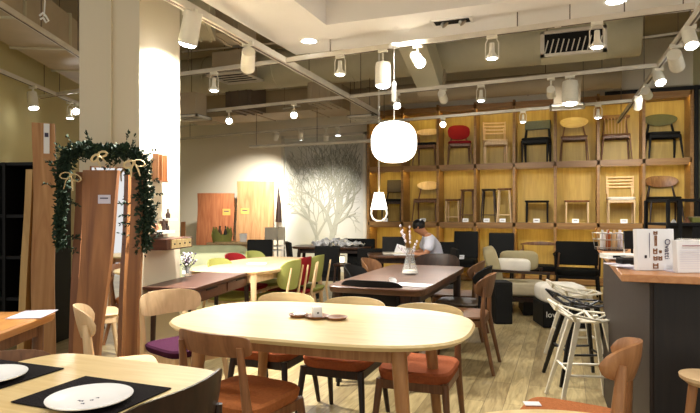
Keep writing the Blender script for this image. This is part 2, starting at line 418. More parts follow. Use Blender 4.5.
# big sloping branch duct in the middle
t = thing('branch_air_duct', 'sloping beige branch duct dropping towards the middle of the ceiling', 'air duct', dp(415, 6.9, 3.45))
a = dp(398, 6.3, 3.75)-Vector(t.location); b = dp(432, 7.7, 3.05)-Vector(t.location)
MB().tube([a, a.lerp(b, .35), b], [.24, .25, .22], 4).build('duct_body', M['duct'], t)
MB().tube([b+(a-b)*.04, b-(a-b)*.02], .25, 4).build('flange', M['ductbrown'], t)
q = dp(20, 6.5)
t = thing('wide_air_duct', 'wide flat beige duct along the upper left wall', 'air duct', (0, 0, 0))
a = dp(-38, 4.6, 2.93); b = dp(140, 9.5, 2.93); dv = (b-a); L2 = dv.length; mdl = (a+b)/2
t.location = (mdl.x, mdl.y, 3.25); t.rotation_euler.z = math.atan2(dv.y, dv.x)
MB().box((0, .05, 0), (L2, .6, .36)).build('duct_body', M['ductbrown'], t)
for k in (-.4, -.2, 0, .2, .4): MB().box((L2*k, .05, 0), (.03, .64, .4)).build('flange', M['duct'], t)
# vents
def vent(c, w, d, rz, label, slats=7, mat=M['trackwhite'], tilt=0):
    t = thing('ceiling_vent', label, 'air vent', c, rz)
    f_ = MB()
    for s in (-1, 1):
        f_.box((s*w/2, 0, 0), (.03, d+.03, .03)); f_.box((0, s*d/2, 0), (w+.03, .03, .03))
    f_.build('frame', mat, t)
    MB().box((0, 0, .02), (w, d, .01)).build('backing', M['black'], t)
    sl = MB()
    for k in range(slats):
        sl.box((0, -d/2+d*(k+.5)/slats, -.002), (w-.03, .022, .004), rx=-.35)
    sl.build('slat', mat, t)
    MB().box((0, 0, .19), (w*.8, d*.8, .33)).build('plenum_box', M['ductbrown'], t)
    return t
v1 = at(201, 75, 3.36); v2 = at(241, 70, 3.36); vc = at(235, 78, 3.36)
vent((vc.x, vc.y, 3.36), .62, .62, 0, 'square ceiling diffuser beside the column, seen at a slant', 5)
q = dp(190, 8.5); vent((q.x, q.y, zat(118, 8.5)), .5, .35, 0, 'small dark vent right beside the column', 3)
q = dp(567, 7.6); vent((q.x, q.y, zat(107, 7.6)), .42, .3, 0, 'dark grille hanging in front of the wooden shelves', 4)
q = dp(364, 8.9); vent((q.x, q.y, zat(118, 8.9)), .42, .4, 0, 'dark vent left of the large round pendant', 4)
# supply box with pleated louvre right
q = dp(573, 5.6)
t = thing('supply_air_box', 'beige box vent with pleated louvres below the ceiling, right of centre', 'air vent', (q.x, q.y, zat(42, 5.6)))
MB().box((0, .15, 0), (.62, .3, .26)).build('box_body', M['duct'], t)
f_ = MB()
for s in (-1, 1): f_.box((s*.29, -.01, 0), (.04, .04, .26)); f_.box((0, -.01, s*.115), (.62, .04, .03))
f_.build('frame', M['trackwhite'], t)
for x in (-.25, .25): MB().tube([(x, .15, .12), (x, .15, CEIL-t.location.z)], .006, 6).build('hanger_rod', M['ductdark'], t)
MB().box((0, -.002, 0), (.54, .006, .2)).build('dark_opening', M['black'], t)
sl = MB()
for k in range(11): sl.box((-.25+.05*k, -.015, -.03), (.01, .03, .13+.02*math.sin(k)), ry=.25)
sl.build('louvre', M['trackwhite'], t)

# lighting tracks
TZ = 2.85
TR = []
def track(a, b, label, name='lighting_track', wd=.045, hgt=.045, rods=3, z=TZ):
    a = Vector(a); b = Vector(b); md = (a+b)/2; dv = b-a; TR.append((a, b))
    t = thing(name, label, 'lighting track', (md.x, md.y, z), math.atan2(dv.y, dv.x)); L = dv.length
    MB().box((0, 0, 0), (L, wd, hgt)).build('rail', M['trackwhite'], t, bev=.004)
    MB().box((0, 0, -hgt/2), (L*.98, wd*.35, .006)).build('conductor_slot', M['ductdark'], t)
    for k in range(rods):
        x = L*(-.42+.84*k/max(1, rods-1))
        MB().tube([(x, 0, hgt/2-.005), (x, 0, (CEIL if z < 3 else CEIL)-z)], .005, 6).build('hanger_rod', M['ductdark'], t)
    return t
def on(px, py, z=TZ): v = at(px, py, z); v.z = 0; return v
track(on(150, -14), on(378, 113.5), 'long white track running from beside the column to the back', wd=.07, hgt=.06)
track(on(705, 3), on(618, 122), 'white track on the right running towards the wooden shelves', wd=.05)
track(on(165, 76.5), on(560, 24), 'white track under the lowered ceiling edge, behind the downlight', z=TZ+.0)
track(on(560, 24), on(695, 6), 'right-hand end of the front track, above the wall shelving', z=TZ+.0)
track(on(165, 115.5), on(660, 65), 'second white track from the front, crossing the whole shop')
track(on(165, 140), on(640, 100), 'third white track, the nearest to the shelf wall')
track(on(-20, -8), on(84, 58), 'pale pipe slanting over the upper left corner', name='ceiling_pipe')
track(on(-20, 62.5), on(110, 117), 'white track along the left wall with three spotlights')
track(on(40, 97), on(96, 88), 'short cross track joining the left wall track', rods=2)
ra = at(250, 147, 2.45); rb = at(392, 139.5, 2.45); dv = rb-ra
t = thing('window_rail', 'white rail hanging above the tree window', 'rail', tuple(ra))
MB().tube([(0, 0, 0), (dv.x, dv.y, 0)], .03, 10).build('rail_tube', M['trackwhite'], t)
for k in (.05, .5, .95): MB().tube([(dv.x*k, dv.y*k, .02), (dv.x*k, dv.y*k, CEIL-2.45)], .005, 6).build('hanger_rod', M['ductdark'], t)

for (a_, b_, zz_, lb) in (((150, 132), (300, 106), 3.2, 'thin grey conduit under the ducts left of the pendant'), ((182, 52), (420, 30), 3.9, 'thin conduit high behind the lowered ceiling'), ((470, 62), (700, 30), 3.5, 'pale pipe running over the box vent')):
    track(on(*a_, zz_), on(*b_, zz_), lb, name='ceiling_conduit', wd=.03, hgt=.03, z=zz_)

def glow_lens(r, t, c=(0, 0, 0), axis=(0, 0, -1), strength='lensglow'):
    a = Vector(c); ax = Vector(axis).normalized()
    R = ax.to_track_quat('Z', 'Y').to_matrix()
    return MB().cushion(a, (2*r, 2*r, r*.8), 1.0, 18, 8, R).build('lens', M[strength], t)
def spotlight(kind, px, py, label, aim, top=None, z=TZ, zc=None, power=None, size=1.0, cone=70, tr=4, lens='lensglow'):
    """px,py: where the lamp head is seen; it hangs just below the track plane"""
    a0, b0 = TR[tr]; u = (px-CX)/F; d0 = b0-a0        # the point of the track seen in that pixel column
    s0 = (u*a0.dot(FWD)-a0.dot(RIGHT))/(d0.dot(RIGHT)-u*d0.dot(FWD)); p = a0+d0*s0
    zc = p.dot(FWD); hz = min(zat(py, zc), z-.13*size)
    t = thing('track_spotlight', label, 'spotlight', (p.x, p.y, hz), 0, 'track spotlights')
    ax = (Vector(aim)-Vector((p.x, p.y, hz))).normalized()
    up = z-hz
    MB().box((0, 0, up-.03), (.09*size, .035, .035)).build('track_adapter', M['lampwhite'], t)
    if kind == 'can':
        MB().tube([(0, 0, up-.03), (0, 0, .0)], .011, 8).build('stem', M['lampwhite'], t)
        MB().tube([-ax*.11*size, ax*.07*size], [.05*size, .055*size], 20).build('lamp_housing', M['lampwhite'], t)
        glow_lens(.048*size, t, ax*.072*size, ax, lens)
    elif kind == 'drum':
        MB().tube([(0, 0, up-.03), (0, 0, .1*size)], .008, 8).build('stem', M['lampwhite'], t)
        MB().lathe([(.02, .13), (.068, .115), (.075, .08), (.075, -.1)], n=24).build('lamp_housing', M['lampwhite'], t).scale = (size,)*3
        glow_lens(.064*size, t, (0, 0, -.102*size), (0, 0, -1), lens)
        ax = Vector((0, 0, -1))
    elif kind == 'cage':
        MB().tube([(0, 0, up-.03), (0, 0, .11*size)], .009, 8).build('stem', M['lampwhite'], t)
        s = size
        MB().tube([(-.055*s, 0, -.06*s), (-.055*s, 0, .06*s), (-.035*s, 0, .1*s), (0, 0, .115*s), (.035*s, 0, .1*s), (.055*s, 0, .06*s), (.055*s, 0, -.06*s)], .005, 6).build('yoke', M['lampwhite'], t)
        MB().lathe([(.02, .06), (.024, .0), (.024, -.02), (.05, -.06)], n=20).build('lamp_housing', M['lampwhite'], t).scale = (s,)*3
        MB().lathe([(.058, -.075), (.062, -.06), (.05, -.058)], n=20).build('ring', M['lampwhite'], t).scale = (s,)*3
        glow_lens(.046*s, t, (0, 0, -.07*s), (0, 0, -1), lens)
        ax = (ax+Vector((0, 0, -1))).normalized()
    src = Vector((p.x, p.y, hz)) + ax*.13*size
    lamp('spotlight_lamp', 'SPOT', src, power or SPOT, (1, .96, .90), .04, src+ax, cone)
    return t
A = lambda px, py, z: tuple(at(px, py, z))
spotlight('can', 190, 30, 'large white cylinder spotlight at the corner of the column', tuple(dp(160, 4.6, 1.5)), power=330, size=1.35, cone=165, tr=0)
spotlight('can', 248, 62, 'white cylinder spotlight turned away, right of the column', tuple(dp(238, 8, 1.0)), zc=5.1, size=1.2, tr=0)
spotlight('cage', 214, 84, 'open cage spotlight hanging next to the column', A(165, 300, 0), zc=5.8, tr=2)
spotlight('cage', 340, 67, 'open cage spotlight left of the big hanging cylinder', A(330, 320, .7), zc=5.2, tr=2)
spotlight('drum', 383, 75, 'big hanging cylinder lamp left of the pendant cord', A(383, 300, 0), zc=5.3, size=1.0, cone=110, tr=2)
spotlight('can', 418, 60, 'glowing white spotlight pointed at the viewer, right of the pendant cord', (.2, 2.9, .74), zc=5.3, tr=2)
spotlight('cage', 492, 50, 'open cage spotlight under the lowered ceiling, centre right', A(470, 330, .6), zc=5.0, tr=2)
spotlight('cage', 597, 38, 'bright cage spotlight beside the pleated box vent', (1.2, 2.2, .7), zc=4.9, tr=3)
spotlight('cage', 481, 95, 'unlit-looking cage spotlight on the second track', (-1.2, D, 2.6), zc=7.2, size=.95, tr=4)
spotlight('can', 551, 93, 'small white can spotlight beside the hanging cylinder on the right', (-.2, D, 1.7), zc=6.6, size=.9, tr=4)
spotlight('drum', 570, 93, 'big hanging cylinder lamp in front of the shelf wall', A(560, 330, 0), zc=6.2, size=1.15, cone=110, tr=4)
spotlight('can', 443, 101, 'small glowing spotlight above the red chair cell', A(440, 320, .5), zc=9.0, size=.9, tr=5)
spotlight('can', 229, 120, 'small glowing spotlight above the teak board', A(240, 330, .5), zc=7.6, size=.9, tr=4)
spotlight('can', 294, 114, 'glowing spotlight left of the vertical white lamp', A(300, 330, .5), zc=8.2, size=.9, tr=4)
spotlight('can', 301, 128, 'white spotlight hanging lowest over the tree window', tuple(dp(301, 12.2, .9)), zc=8.6, power=110, size=1.0, tr=5)
spotlight('can', 276, 137, 'tiny can spotlight on the far track over the tall board', tuple(dp(256, 12.4, 1.5)), zc=10.5, power=300, size=.9, tr=5)
spotlight('cage', 338, 131, 'small cage spotlight over the middle of the tree window', tuple(dp(338, 12.2, .9)), zc=9.5, power=110, size=.9, tr=5)
spotlight('can', 326, 139, 'small flat glowing spotlight over the tree crown', tuple(dp(326, 12.2, .9)), zc=10, power=110, size=.9, tr=5)
spotlight('can', 397, 104, 'white spotlight just beside the pendant cord above the round pendant', A(400, 330, .5), zc=7.0, size=.9, tr=4)
spotlight('cage', 523, 118, 'small cage spotlight in front of the black panel-back chair', (-.6, D, 2.4), zc=9.2, size=.85, tr=5)
spotlight('cage', 598, 113, 'small cage spotlight in front of the spindle chair cell', (.8, D, 2.4), zc=8.7, size=.95, tr=5)
spotlight('can', 690, 28, 'white can spotlight at the front end of the right track', (1.3, 4, 0), zc=4.6, tr=1)
spotlight('can', 676, 62, 'bright spotlight on the right track aimed right', (2.0, 9.5, 1.4), zc=5.6, size=1.2, tr=1)
spotlight('can', 659, 70, 'shaded can spotlight on the right track, left of the bright one', (1.5, 5, 0), zc=6.0, size=1.0, tr=1)
spotlight('can', 647, 94, 'glowing spotlight near the far end of the right track, upper one', (1.7, D, 2.2), zc=7.4, size=1.0, tr=1)
spotlight('can', 638, 103, 'glowing spotlight at the far end of the right track, lower one', (1.0, D, 1.7), zc=7.8, size=1.0, tr=1)
spotlight('can', 33, 102, 'white can spotlight on the far left wall track', tuple(dp(60, 6.6, 0)), zc=6.6, size=1.1, tr=7)
spotlight('cage', 70, 113, 'cage spotlight hanging lowest on the left wall track', A(70, 330, .5), zc=7.0, tr=7)
spotlight('can', 76, 101, 'short spotlight against the column on the left track', A(60, 380, .7), zc=6.8, size=.9, tr=7)
spotlight('can', 443, 70, 'flat white lamp head fixed to the second track behind the pendant', (-1.6, D, 1.6), zc=7.4, size=1.0, tr=4)

# downlights of the lowered ceiling
def downlight(x, y, label):
    t = thing('recessed_downlight', label, 'downlight', (x, y, 3.0), 0, 'recessed downlights')
    MB().lathe([(.072, -.002), (.095, -.006), (.1, .004)], n=32, cap=False).build('trim_ring', M['white'], t)
    MB().lathe([(.001, -.001), (.074, -.001), (.074, -.004), (.001, -.004)], n=32, cap=False).build('lens', M['downglow'], t)
q = at(309, 41, 3.0); downlight(q.x, q.y, 'round recessed downlight near the corner of the lowered ceiling')
q = at(616, 1, 3.0); downlight(q.x, q.y, 'round recessed downlight at the top edge of the picture')
q = at(452, 21, 3.0)
t = thing('recessed_twin_lamp', 'rectangular recessed lamp with a white frame and dark inside', 'downlight', (q.x, q.y, 3.0))
f_ = MB()
for s in (-1, 1): f_.box((s*.17, 0, -.004), (.025, .17, .014)); f_.box((0, s*.075, -.004), (.36, .025, .014))
f_.build('frame', M['white'], t); MB().box((0, 0, -.003), (.33, .14, .006)).build('dark_well', M['black'], t)
for s in (-1, 1): MB().tube([(s*.08, 0, -.006), (s*.08+.02, .0, -.03)], [.03, .035], 14).build('lamp_head', M['steel'], t)

# pendants
pz = 5.2
t = thing('pendant_lamp', 'large round glowing white pendant lamp in the middle', 'pendant lamp', dp(394, pz, zat(142, pz)))
prof = []
for k in range(33):
    a = -PI/2+PI*k/32; ca, sa = math.cos(a), math.sin(a)
    prof.append((max(.001, .212*abs(ca)**.72*(1+.02*-sa)), .19*math.copysign(abs(sa)**.80, sa)))
MB().lathe(prof, n=40).build('lamp_shade', M['pendantglow'], t)
MB().tube([(0, 0, .19), (0, 0, TZ-t.location.z)], .004, 6).build('cord', M['white'], t)
MB().lathe([(.05, 0), (.05, .02), (.03, .035)], c=(0, 0, TZ-t.location.z-.03), n=20).build('canopy', M['white'], t)
MB().lathe([(.02, .38), (.022, .39), (.022, .55), (.016, .56)], n=14).build('cord_weight', M['white'], t)
lamp('pendant_light', 'POINT', Vector(t.location)+Vector((0, 0, -.3)), 14, (1, .93, .82), .2)
pz = 6.6
t = thing('small_pendant_lamp', 'small white cone pendant with a hooped wire handle below', 'pendant lamp', dp(379, pz, zat(201, pz)))
MB().lathe([(.05, .10), (.055, .10), (.10, -.10), (.09, -.10), (.045, .09)], n=24, cap=False).build('lamp_shade', M['pendantglow'], t)
hp = [(-.09, 0, -.09), (-.1, 0, -.15), (-.075, 0, -.21), (-.03, 0, -.235), (.03, 0, -.235), (.075, 0, -.21), (.1, 0, -.15), (.09, 0, -.09)]
MB().tube(hp, .011, 8).build('hoop_handle', M['white'], t)
MB().tube([(0, 0, .1), (0, 0, CEIL-t.location.z)], .004, 6).build('cord', M['white'], t)
# cord hanging top left
t = thing('hanging_cord', 'white cord with a tied knot hanging at the upper left', 'cord', dp(45, 4.6, zat(16, 4.6)))
MB().tube([(0, 0, CEIL-t.location.z), (0, 0, .12), (-.01, 0, 0)], .006, 6).build('string', M['white'], t)
MB().tube([(-.06, 0, .01), (-.02, 0, .03), (.01, 0, .0), (.03, .01, -.04), (.0, .01, -.05), (-.02, 0, -.01), (-.05, 0, -.02)], .008, 6).build('knot', M['white'], t)

# ================================================================ display shelving
X0, PITCH = -3.66, .696
ZS = [.10, 1.09, 2.17, 3.27]
sh = thing('display_shelving', 'wooden wall shelving of lit square cells holding chairs, across the back wall', 'shelving', (0, D, 0))
MB().box((X0+4*PITCH, .505, 1.66), (8*PITCH, .02, 3.2)).build('back_panel', M['shelfback'], sh)
for k in range(9):
    MB().box((X0+PITCH*k, .25, 1.66), (.045 if 0 < k < 8 else .05, .50, 3.3)).build('upright', M['shelfwood'], sh)
for k, z in enumerate(ZS):
    MB().box((X0+4*PITCH, .245, z-.0375), (8*PITCH, .49, .075)).build('shelf_board', M['shelfwood'], sh)
MB().box((X0+4*PITCH, .1, .03), (8*PITCH, .05, .08)).build('kick_board', M['shelfwood'], sh)
for r in range(3):
    for c in range(8):
        MB().box((X0+PITCH*(c+.5), .03, ZS[r+1]-.092), (PITCH-.07, .03, .034)).build('cell_valance', M['shelfwood'], sh)
        MB().box((X0+PITCH*(c+.5), .062, ZS[r+1]-.082), (PITCH-.1, .025, .012)).build('light_strip', M['ledglow'], sh)
MB().box((XR-.06, .2, 1.66), (.05, .5, 3.34)).build('end_panel', M['black'], sh)
MB().box((X0+7*PITCH+.2, -.005, 3.3), (PITCH+.9, .05, .06)).build('top_edge', M['black'], sh)

# ================================================================ chair builder
def chair(loc, rz, label, group=None, wood_='oakleg', seat='orangefab', back=None, w=.47, d=.46, sh_=.45, top=.78, legr=.016,
          name='dining_chair', pad=.05, arms=False, seat_wood=False, postz=None, cat='chair', splay=.04, rails=True, thick=.016, post_in=0.02, seat_n=5):
    back = back or dict(kind='panel', w=.48, h=.14, n=5, curve=.06)
    t = thing(name, label, cat, (loc[0], loc[1], loc[2] if isinstance(loc, tuple) and len(loc) > 2 else 0), rz, group)
    W_ = M[wood_]; k = back['kind']
    # seat
    sm = M[seat]
    MB().prism(selli(w-.01, d-.02, seat_n, 40, (0, .01)), sh_-pad, sh_, .03, min(.012, pad*.3)).build('seat', sm if not seat_wood else W_, t)
    fr = MB()
    if rails:
        zf = sh_-pad-.025
        fr.box((0, d/2-.035, zf), (w-.06, .02, .05)); fr.box((0, -d/2+.035, zf), (w-.06, .02, .05))
        for s in (-1, 1): fr.box((s*(w/2-.03), 0, zf), (.02, d-.07, .05))
        fr.build('seat_frame', W_, t, bev=.004)
    for s in (-1, 1):
        MB().tube([(s*(w/2-.035+splay), d/2-.02+splay, 0), (s*(w/2-.03), d/2-.035, sh_-pad)], [legr*.7, legr*1.15], 10).build('leg', W_, t)
    zb = back.get('zc', top-back.get('h', .14)/2); hb = back.get('h', .14)
    tl = back.get('tilt', .16); bw = back.get('w', .46); y0 = -d/2+.02
    for s in (-1, 1):
        f0 = (s*(w/2-.035+splay*.6), -d/2-.02-splay, 0); f1 = (s*(w/2-.03), -d/2+.03, sh_-pad-.01)
        if k in ('none',): MB().tube([f0, f1], [legr*.7, legr*1.15], 10).build('leg', W_, t)
        else:
            pt = postz or zb
            xx = bw/2-back.get('pin', .04); f2 = (s*xx, y0-tl*(pt-sh_)+(back.get('curve', .05)*(2*xx/bw)**2 if k == 'panel' else 0)-(.012 if k in ('panel', 'slab') else 0), pt)
            MB().tube([f0, f1, f2], [legr*.75, legr*1.25, legr*.8], 10).build('leg', W_, t)
    if k == 'panel':
        b = MB().panel(bw, hb, zb, y0-tl*(zb-sh_), back.get('curve', .06), thick, back.get('n', 5), tl, back.get('low', 1.0))
        b.build('backrest', M[back['mat']] if 'mat' in back else W_, t)
    elif k == 'slats':
        n = back.get('num', 4)
        for i in range(n):
            z = zb+hb*(i/(n-1)-.5)
            MB().panel(bw, .03, z, y0-tl*(z-sh_), back.get('curve', .03), .012, 8, tl).build('back_slat', W_, t)
        for s in (-1, 1):
            MB().tube([(s*(bw/2-.01), y0-tl*(zb-sh_)+.02+tl*hb/2, zb-hb/2-.12), (s*(bw/2-.01), y0-tl*(zb+hb/2-sh_)+.02, zb+hb/2+.02)], .014, 8).build('back_post', W_, t)
    elif k == 'spindles':
        MB().panel(bw+.06, .09, top-.03, y0-tl*(top-sh_), .04, .02, 3, tl).build('top_rail', W_, t)
        for i in range(7):
            x = (i-3)*bw/7.5
            MB().tube([(x*.85, y0+.01, sh_), (x, y0-tl*(top-.05-sh_)+.02, top-.05)], .008, 6).build('spindle', M['pale'], t)
    elif k == 'slab':
        b = MB().box((0, y0-tl*(zb-sh_), zb), (bw, .05, hb), rx=math.atan(tl)); b.build('backrest', M[back['mat']] if 'mat' in back else W_, t, bev=.018)
    if arms:
        for s in (-1, 1):
            MB().tube([(s*w/2, -d/2+.02-tl*.15, sh_+.22), (s*(w/2+.02), 0, sh_+.21), (s*w/2, d/2-.04, sh_+.2)], .017, 8).build('armrest', W_, t)
            MB().tube([(s*w/2, d/2-.04, sh_+.2), (s*(w/2-.01), d/2-.035, sh_-pad)], .014, 8).build('arm_post', W_, t)
    return t
def stool(loc, rz, label, wood_, seat, w, d, h, splay=.03, name='wooden_stool', group=None, n=6, bars=True):
    t = thing(name, label, 'stool', loc, rz, group)
    MB().prism(selli(w, d, n, 32), h-.035, h, .03, .008).build('seat', M[seat], t)
    for sx in (-1, 1):
        for sy in (-1, 1):
            MB().tube([(sx*(w/2-.03+splay), sy*(d/2-.03+splay), 0), (sx*(w/2-.035), sy*(d/2-.035), h-.034)], [.011, .016], 8).build('leg', M[wood_], t)
    if bars:
        b = MB(); z = h*.22; e = splay*.8
        for s in (-1, 1):
            b.tube([(-(w/2-.03+e), s*(d/2-.03+e), z), ((w/2-.03+e), s*(d/2-.03+e), z)], .009, 6)
        b.build('stretcher', M[wood_], t)
    return t
def pricetag(loc, rz, label, w=.09, h=.06, mat='paper', group='price tags on the shelves', tilt=.25):
    t = thing('price_tag', label, 'price tag', loc, rz, group)
    MB().box((0, 0, h/2+.003), (w, .003, h), rx=-tilt).build('card', M[mat], t)
    MB().box((0, -.004, h*.6), (w*.6, .002, h*.12), rx=-tilt).build('printed_line', M['inkdark'], t)
    MB().box((0, .012, .003), (w*.8, .03, .004)).build('foot', M[mat], t)
    return t

# chairs in the cells: facing the room (local +Y -> world -Y)
def cellx(px): 
    u = (px-CX)/F; Y = D+.2
    return Y*(u*math.cos(YAW)-math.sin(YAW))/(math.cos(YAW)+u*math.sin(YAW))
FR = PI
S1, S2 = ZS[2], ZS[1]
def L(px, s): return (cellx(px), D+.235, s)
G1, G2 = 'chairs shown in the top shelf row', 'chairs shown in the middle shelf row'
chair(L(426, S1), FR, 'chair with light curved back rail and black seat, top shelf beside the round pendant', G1, 'walnut', 'black', dict(kind='panel', w=.46, h=.13, n=2.2, mat='pale', curve=.05), top=.76, w=.44, d=.37)
chair(L(459, S1), FR+.25, 'chair with red oval back and red seat on splayed wooden legs, top shelf', G1, 'walnut', 'redfab', dict(kind='panel', w=.42, h=.29, n=2.6, mat='redfab', curve=.06, pin=.12), top=.80, w=.44, d=.37, thick=.04)
chair(L(495, S1), FR+.2, 'light oak chair with thin horizontal back slats, top shelf right of the red chair', G1, 'pale', 'pale', dict(kind='slats', w=.42, h=.20, num=4, zc=.70), top=.8, w=.44, d=.37, splay=0, legr=.014)
chair(L(536, S1), FR-.1, 'black chair with a grey woven panel back, top shelf', G1, 'black', 'blackfab', dict(kind='slab', w=.46, h=.17, mat='greypanel', tilt=.1), top=.8, w=.5, d=.37, splay=0, legr=.022, postz=.74)
chair(L(574, S1), FR, 'oak chair with a wide crescent back and thin brown legs, top shelf', G1, 'walnut', 'walnut', dict(kind='panel', w=.48, h=.2, n=2.0, mat='oakx', curve=.08, low=1.0, pin=.1), top=.83, w=.46, d=.37, pad=.025, legr=.012)
chair(L(616, S1), FR, 'spindle-backed chair with flat brown seat, top shelf', G1, 'walnut', 'walnut', dict(kind='spindles', w=.42, h=.08), top=.82, w=.46, d=.37, pad=.025, legr=.013)
chair(L(663, S1), FR+.1, 'black chair with an olive lens-shaped back, top shelf at the right end', G1, 'black', 'black', dict(kind='panel', w=.52, h=.2, n=2.0, mat='olive', curve=.07, low=1.1, pin=.1), top=.80, w=.5, d=.37, legr=.018, thick=.03)
chair(L(393, S2), FR, 'dark chair with a brown leather panel back beside the small cone pendant', G2, 'dark', 'black', dict(kind='slab', w=.38, h=.26, mat='brownleather', tilt=.08), top=.84, w=.44, d=.37, splay=0)
chair(L(426, S2), FR, 'wooden chair with a pale oval back above the seated man', G2, 'walnut', 'walnut', dict(kind='panel', w=.44, h=.17, n=2.2, mat='pale', curve=.06, pin=.08), top=.8, w=.46, d=.37, pad=.025, legr=.013)
stool(L(453, S2), 0, 'low wooden stool, left one of the two below the red chair', 'pale', 'walnut', .3, .3, .44, 0)
stool((cellx(468), D+.2, S2), 0, 'tall walnut bar stool below the red chair', 'walnut', 'walnut', .26, .26, .62)
stool((cellx(489), D+.2, S2), 0, 'tall dark bar stool beside the light one, middle shelf', 'dark', 'dark', .26, .26, .62)
stool((cellx(504.5), D+.2, S2), 0, 'tall light-legged bar stool beside the dark one, middle shelf', 'pale', 'walnut', .25, .26, .63)
stool(L(537, S2), 0, 'low black stool with a light seat edge, middle shelf', 'black', 'black', .42, .34, .40, 0, bars=False)
stool(L(577, S2), 0, 'low pale-legged stool with a red-brown seat, middle shelf', 'pale', 'slabred', .42, .34, .40, 0, bars=False)
chair(L(621, S2), FR, 'light slat-back chair with a white seat pad, middle shelf', G2, 'pale', 'whitefab', dict(kind='slats', w=.44, h=.17, num=4, zc=.72), top=.8, w=.46, d=.37, splay=0, legr=.014)
chair(L(664, S2), FR+.1, 'chair with a brown lens-shaped back and black seat, middle shelf at the right end', G2, 'dark', 'black', dict(kind='panel', w=.52, h=.2, n=2.2, mat='walnut', curve=.07, pin=.1), top=.82, w=.5, d=.37, legr=.016, thick=.03)
for px, who in ((385, 'under the leather-backed chair'), (423, 'below the pale oval-backed chair'), (465.5, 'between the low and the tall stool'), (486.5, 'below the tall dark stool'), (502.5, 'below the tall light stool'), (536.5, 'below the low black stool'), (575.5, 'below the low pale stool'), (624, 'below the white-seated slat chair')):
    u = (px-CX)/F; Y = D+.03
    pricetag((Y*(u*math.cos(YAW)-math.sin(YAW))/(math.cos(YAW)+u*math.sin(YAW)), Y, S2), 0, 'small white price tag on the middle shelf '+who, .11, .07)

# row of black chairs before the shelves
def hichair(loc, rz, label, group='black upholstered chairs by the shelves', top=.93, w=.46, mat='blackfab', sh_=.45):
    return chair(loc, rz, label, group, 'black', mat, dict(kind='slab', w=w-.02, h=top-sh_+.02, zc=(top+sh_)/2, tilt=.1, mat=mat), w=w, d=.45, pad=.09, sh_=sh_, top=top, splay=0, legr=.018, name='upholstered_chair', postz=sh_+.1)
def gx(px, Y):
    u = (px-CX)/F; return Y*(u*math.cos(YAW)-math.sin(YAW))/(math.cos(YAW)+u*math.sin(YAW))
hichair((gx(464, 10.1), 10.1), FR, 'black high-backed chair with a white tag, right of the seated man', top=.92)
pricetag((gx(461, 9.88), 9.86, .455), 0, 'white price tag lying on the black chair behind the man', .12, .07, group='price tags on seats')
hichair((gx(500, 10.1), 10.1), FR, 'black high-backed chair behind the cream armchair', top=.9)
hichair((gx(446, 8.6), 8.6), FR+.3, 'black chair just behind the man, lower back', top=.8, w=.42)
chair((gx(540, 9.3), 9.3), FR, 'black seat with an arched brown top rail, before the shelves', None, 'walnut', 'blackfab', dict(kind='panel', w=.62, h=.09, n=2.0, curve=.1, zc=.76, low=.3), w=.56, d=.46, pad=.08, arms=True, legr=.016)
MBb = chair((gx(577, 8.9), 8.9), FR, 'black armchair with a straight wide back next to the counter', None, 'black', 'blackfab', dict(kind='slab', w=.6, h=.36, zc=.66, tilt=.1, mat='blackfab'), w=.6, d=.5, pad=.08, arms=True, legr=.018, top=.84)

# ================================================================ leaning boards, back wall
def board(px0, px1, ytop, zc, mat, label, lean=.12, th=.05, rz=0, low=(0, 0), zb=0, name='wood_slab', hfun=None, group='wood slabs leaning on walls'):
    zt = zat(ytop, zc); a = dp(px0, zc); b = dp(px1, zc); md = (a+b)/2; wdt = (b-a).length
    t = thing(name, label, 'wood slab', (md.x, md.y, 0), rz+YAW, group); l0, l1 = low[0]*zc/F, low[1]*zc/F
    m = MB(); N = 10
    vs = []
    for f in (0, 1):
        for i in range(N+1):
            z = zt*i/N; e = min(.01, wdt*.05)*math.sin(i*.9+wdt*9)
            y = lean*(i/N)+(th if f else 0)
            vs += [(-wdt/2+e+l0*(1-i/N), y, z), (wdt/2+e*.7+l1*(1-i/N), y, z)]
    fs = []
    for i in range(N):
        k = 2*i; o = 2*(N+1)
        fs += [(k, k+1, k+3, k+2), (k+o, k+2+o, k+3+o, k+1+o), (k, k+2, k+2+o, k+o), (k+1, k+1+o, k+3+o, k+3)]
    fs += [(0, 0+2*(N+1), 1+2*(N+1), 1), (2*N, 2*N+1, 2*N+1+2*(N+1), 2*N+2*(N+1))]
    m.add(vs, fs); m.build('slab_body', M[mat], t, sharp=30)
    return t, wdt, zt
def tagon(t, x, z, zt, lean, w, h, mat='paper', label=''):
    o = MB().box((0, 0, 0), (w, .004, h)); o = o.build('price_label', M[mat], t); o.location = (x, lean*z/zt-.006, z)
    MB().box((0, -.004, h*.12), (w*.65, .002, h*.14)).build('printed_line', M['ink'], o)
t, wd_, zt = board(196, 233, 193, 12.1, 'slabteak', 'red-brown board leaning on the white back wall, the shorter one')
tagon(t, .24, zat(212, 12.1), zt, .12, .17, .14, 'yellowtag')
t, wd_, zt = board(236, 273, 181, 12.0, 'slabpale', 'taller light-brown board leaning on the back wall', th=.07)
tagon(t, -.22, zat(211, 12.0), zt, .12, .18, .12, 'yellowtag')
t, wd_, zt = board(179, 183, 222, 10.5, 'slabmid', 'narrow brown board just peeking out beside the column')
# dark coat/umbrella between board and window
t = thing('wall_umbrella', 'closed dark umbrella hanging beside the tall board', 'umbrella', dp(278.5, 12.2, zat(206, 12.2)))
MB().tube([(0, 0, .42), (0, 0, .3), (.01, 0, 0), (0, 0, -.35)], [.006, .02, .05, .07], 10).build('folded_cloth', M['dark'], t)
MB().tube([(0, 0, .42), (0, 0, .52)], .006, 6).build('shaft', M['walnut'], t)
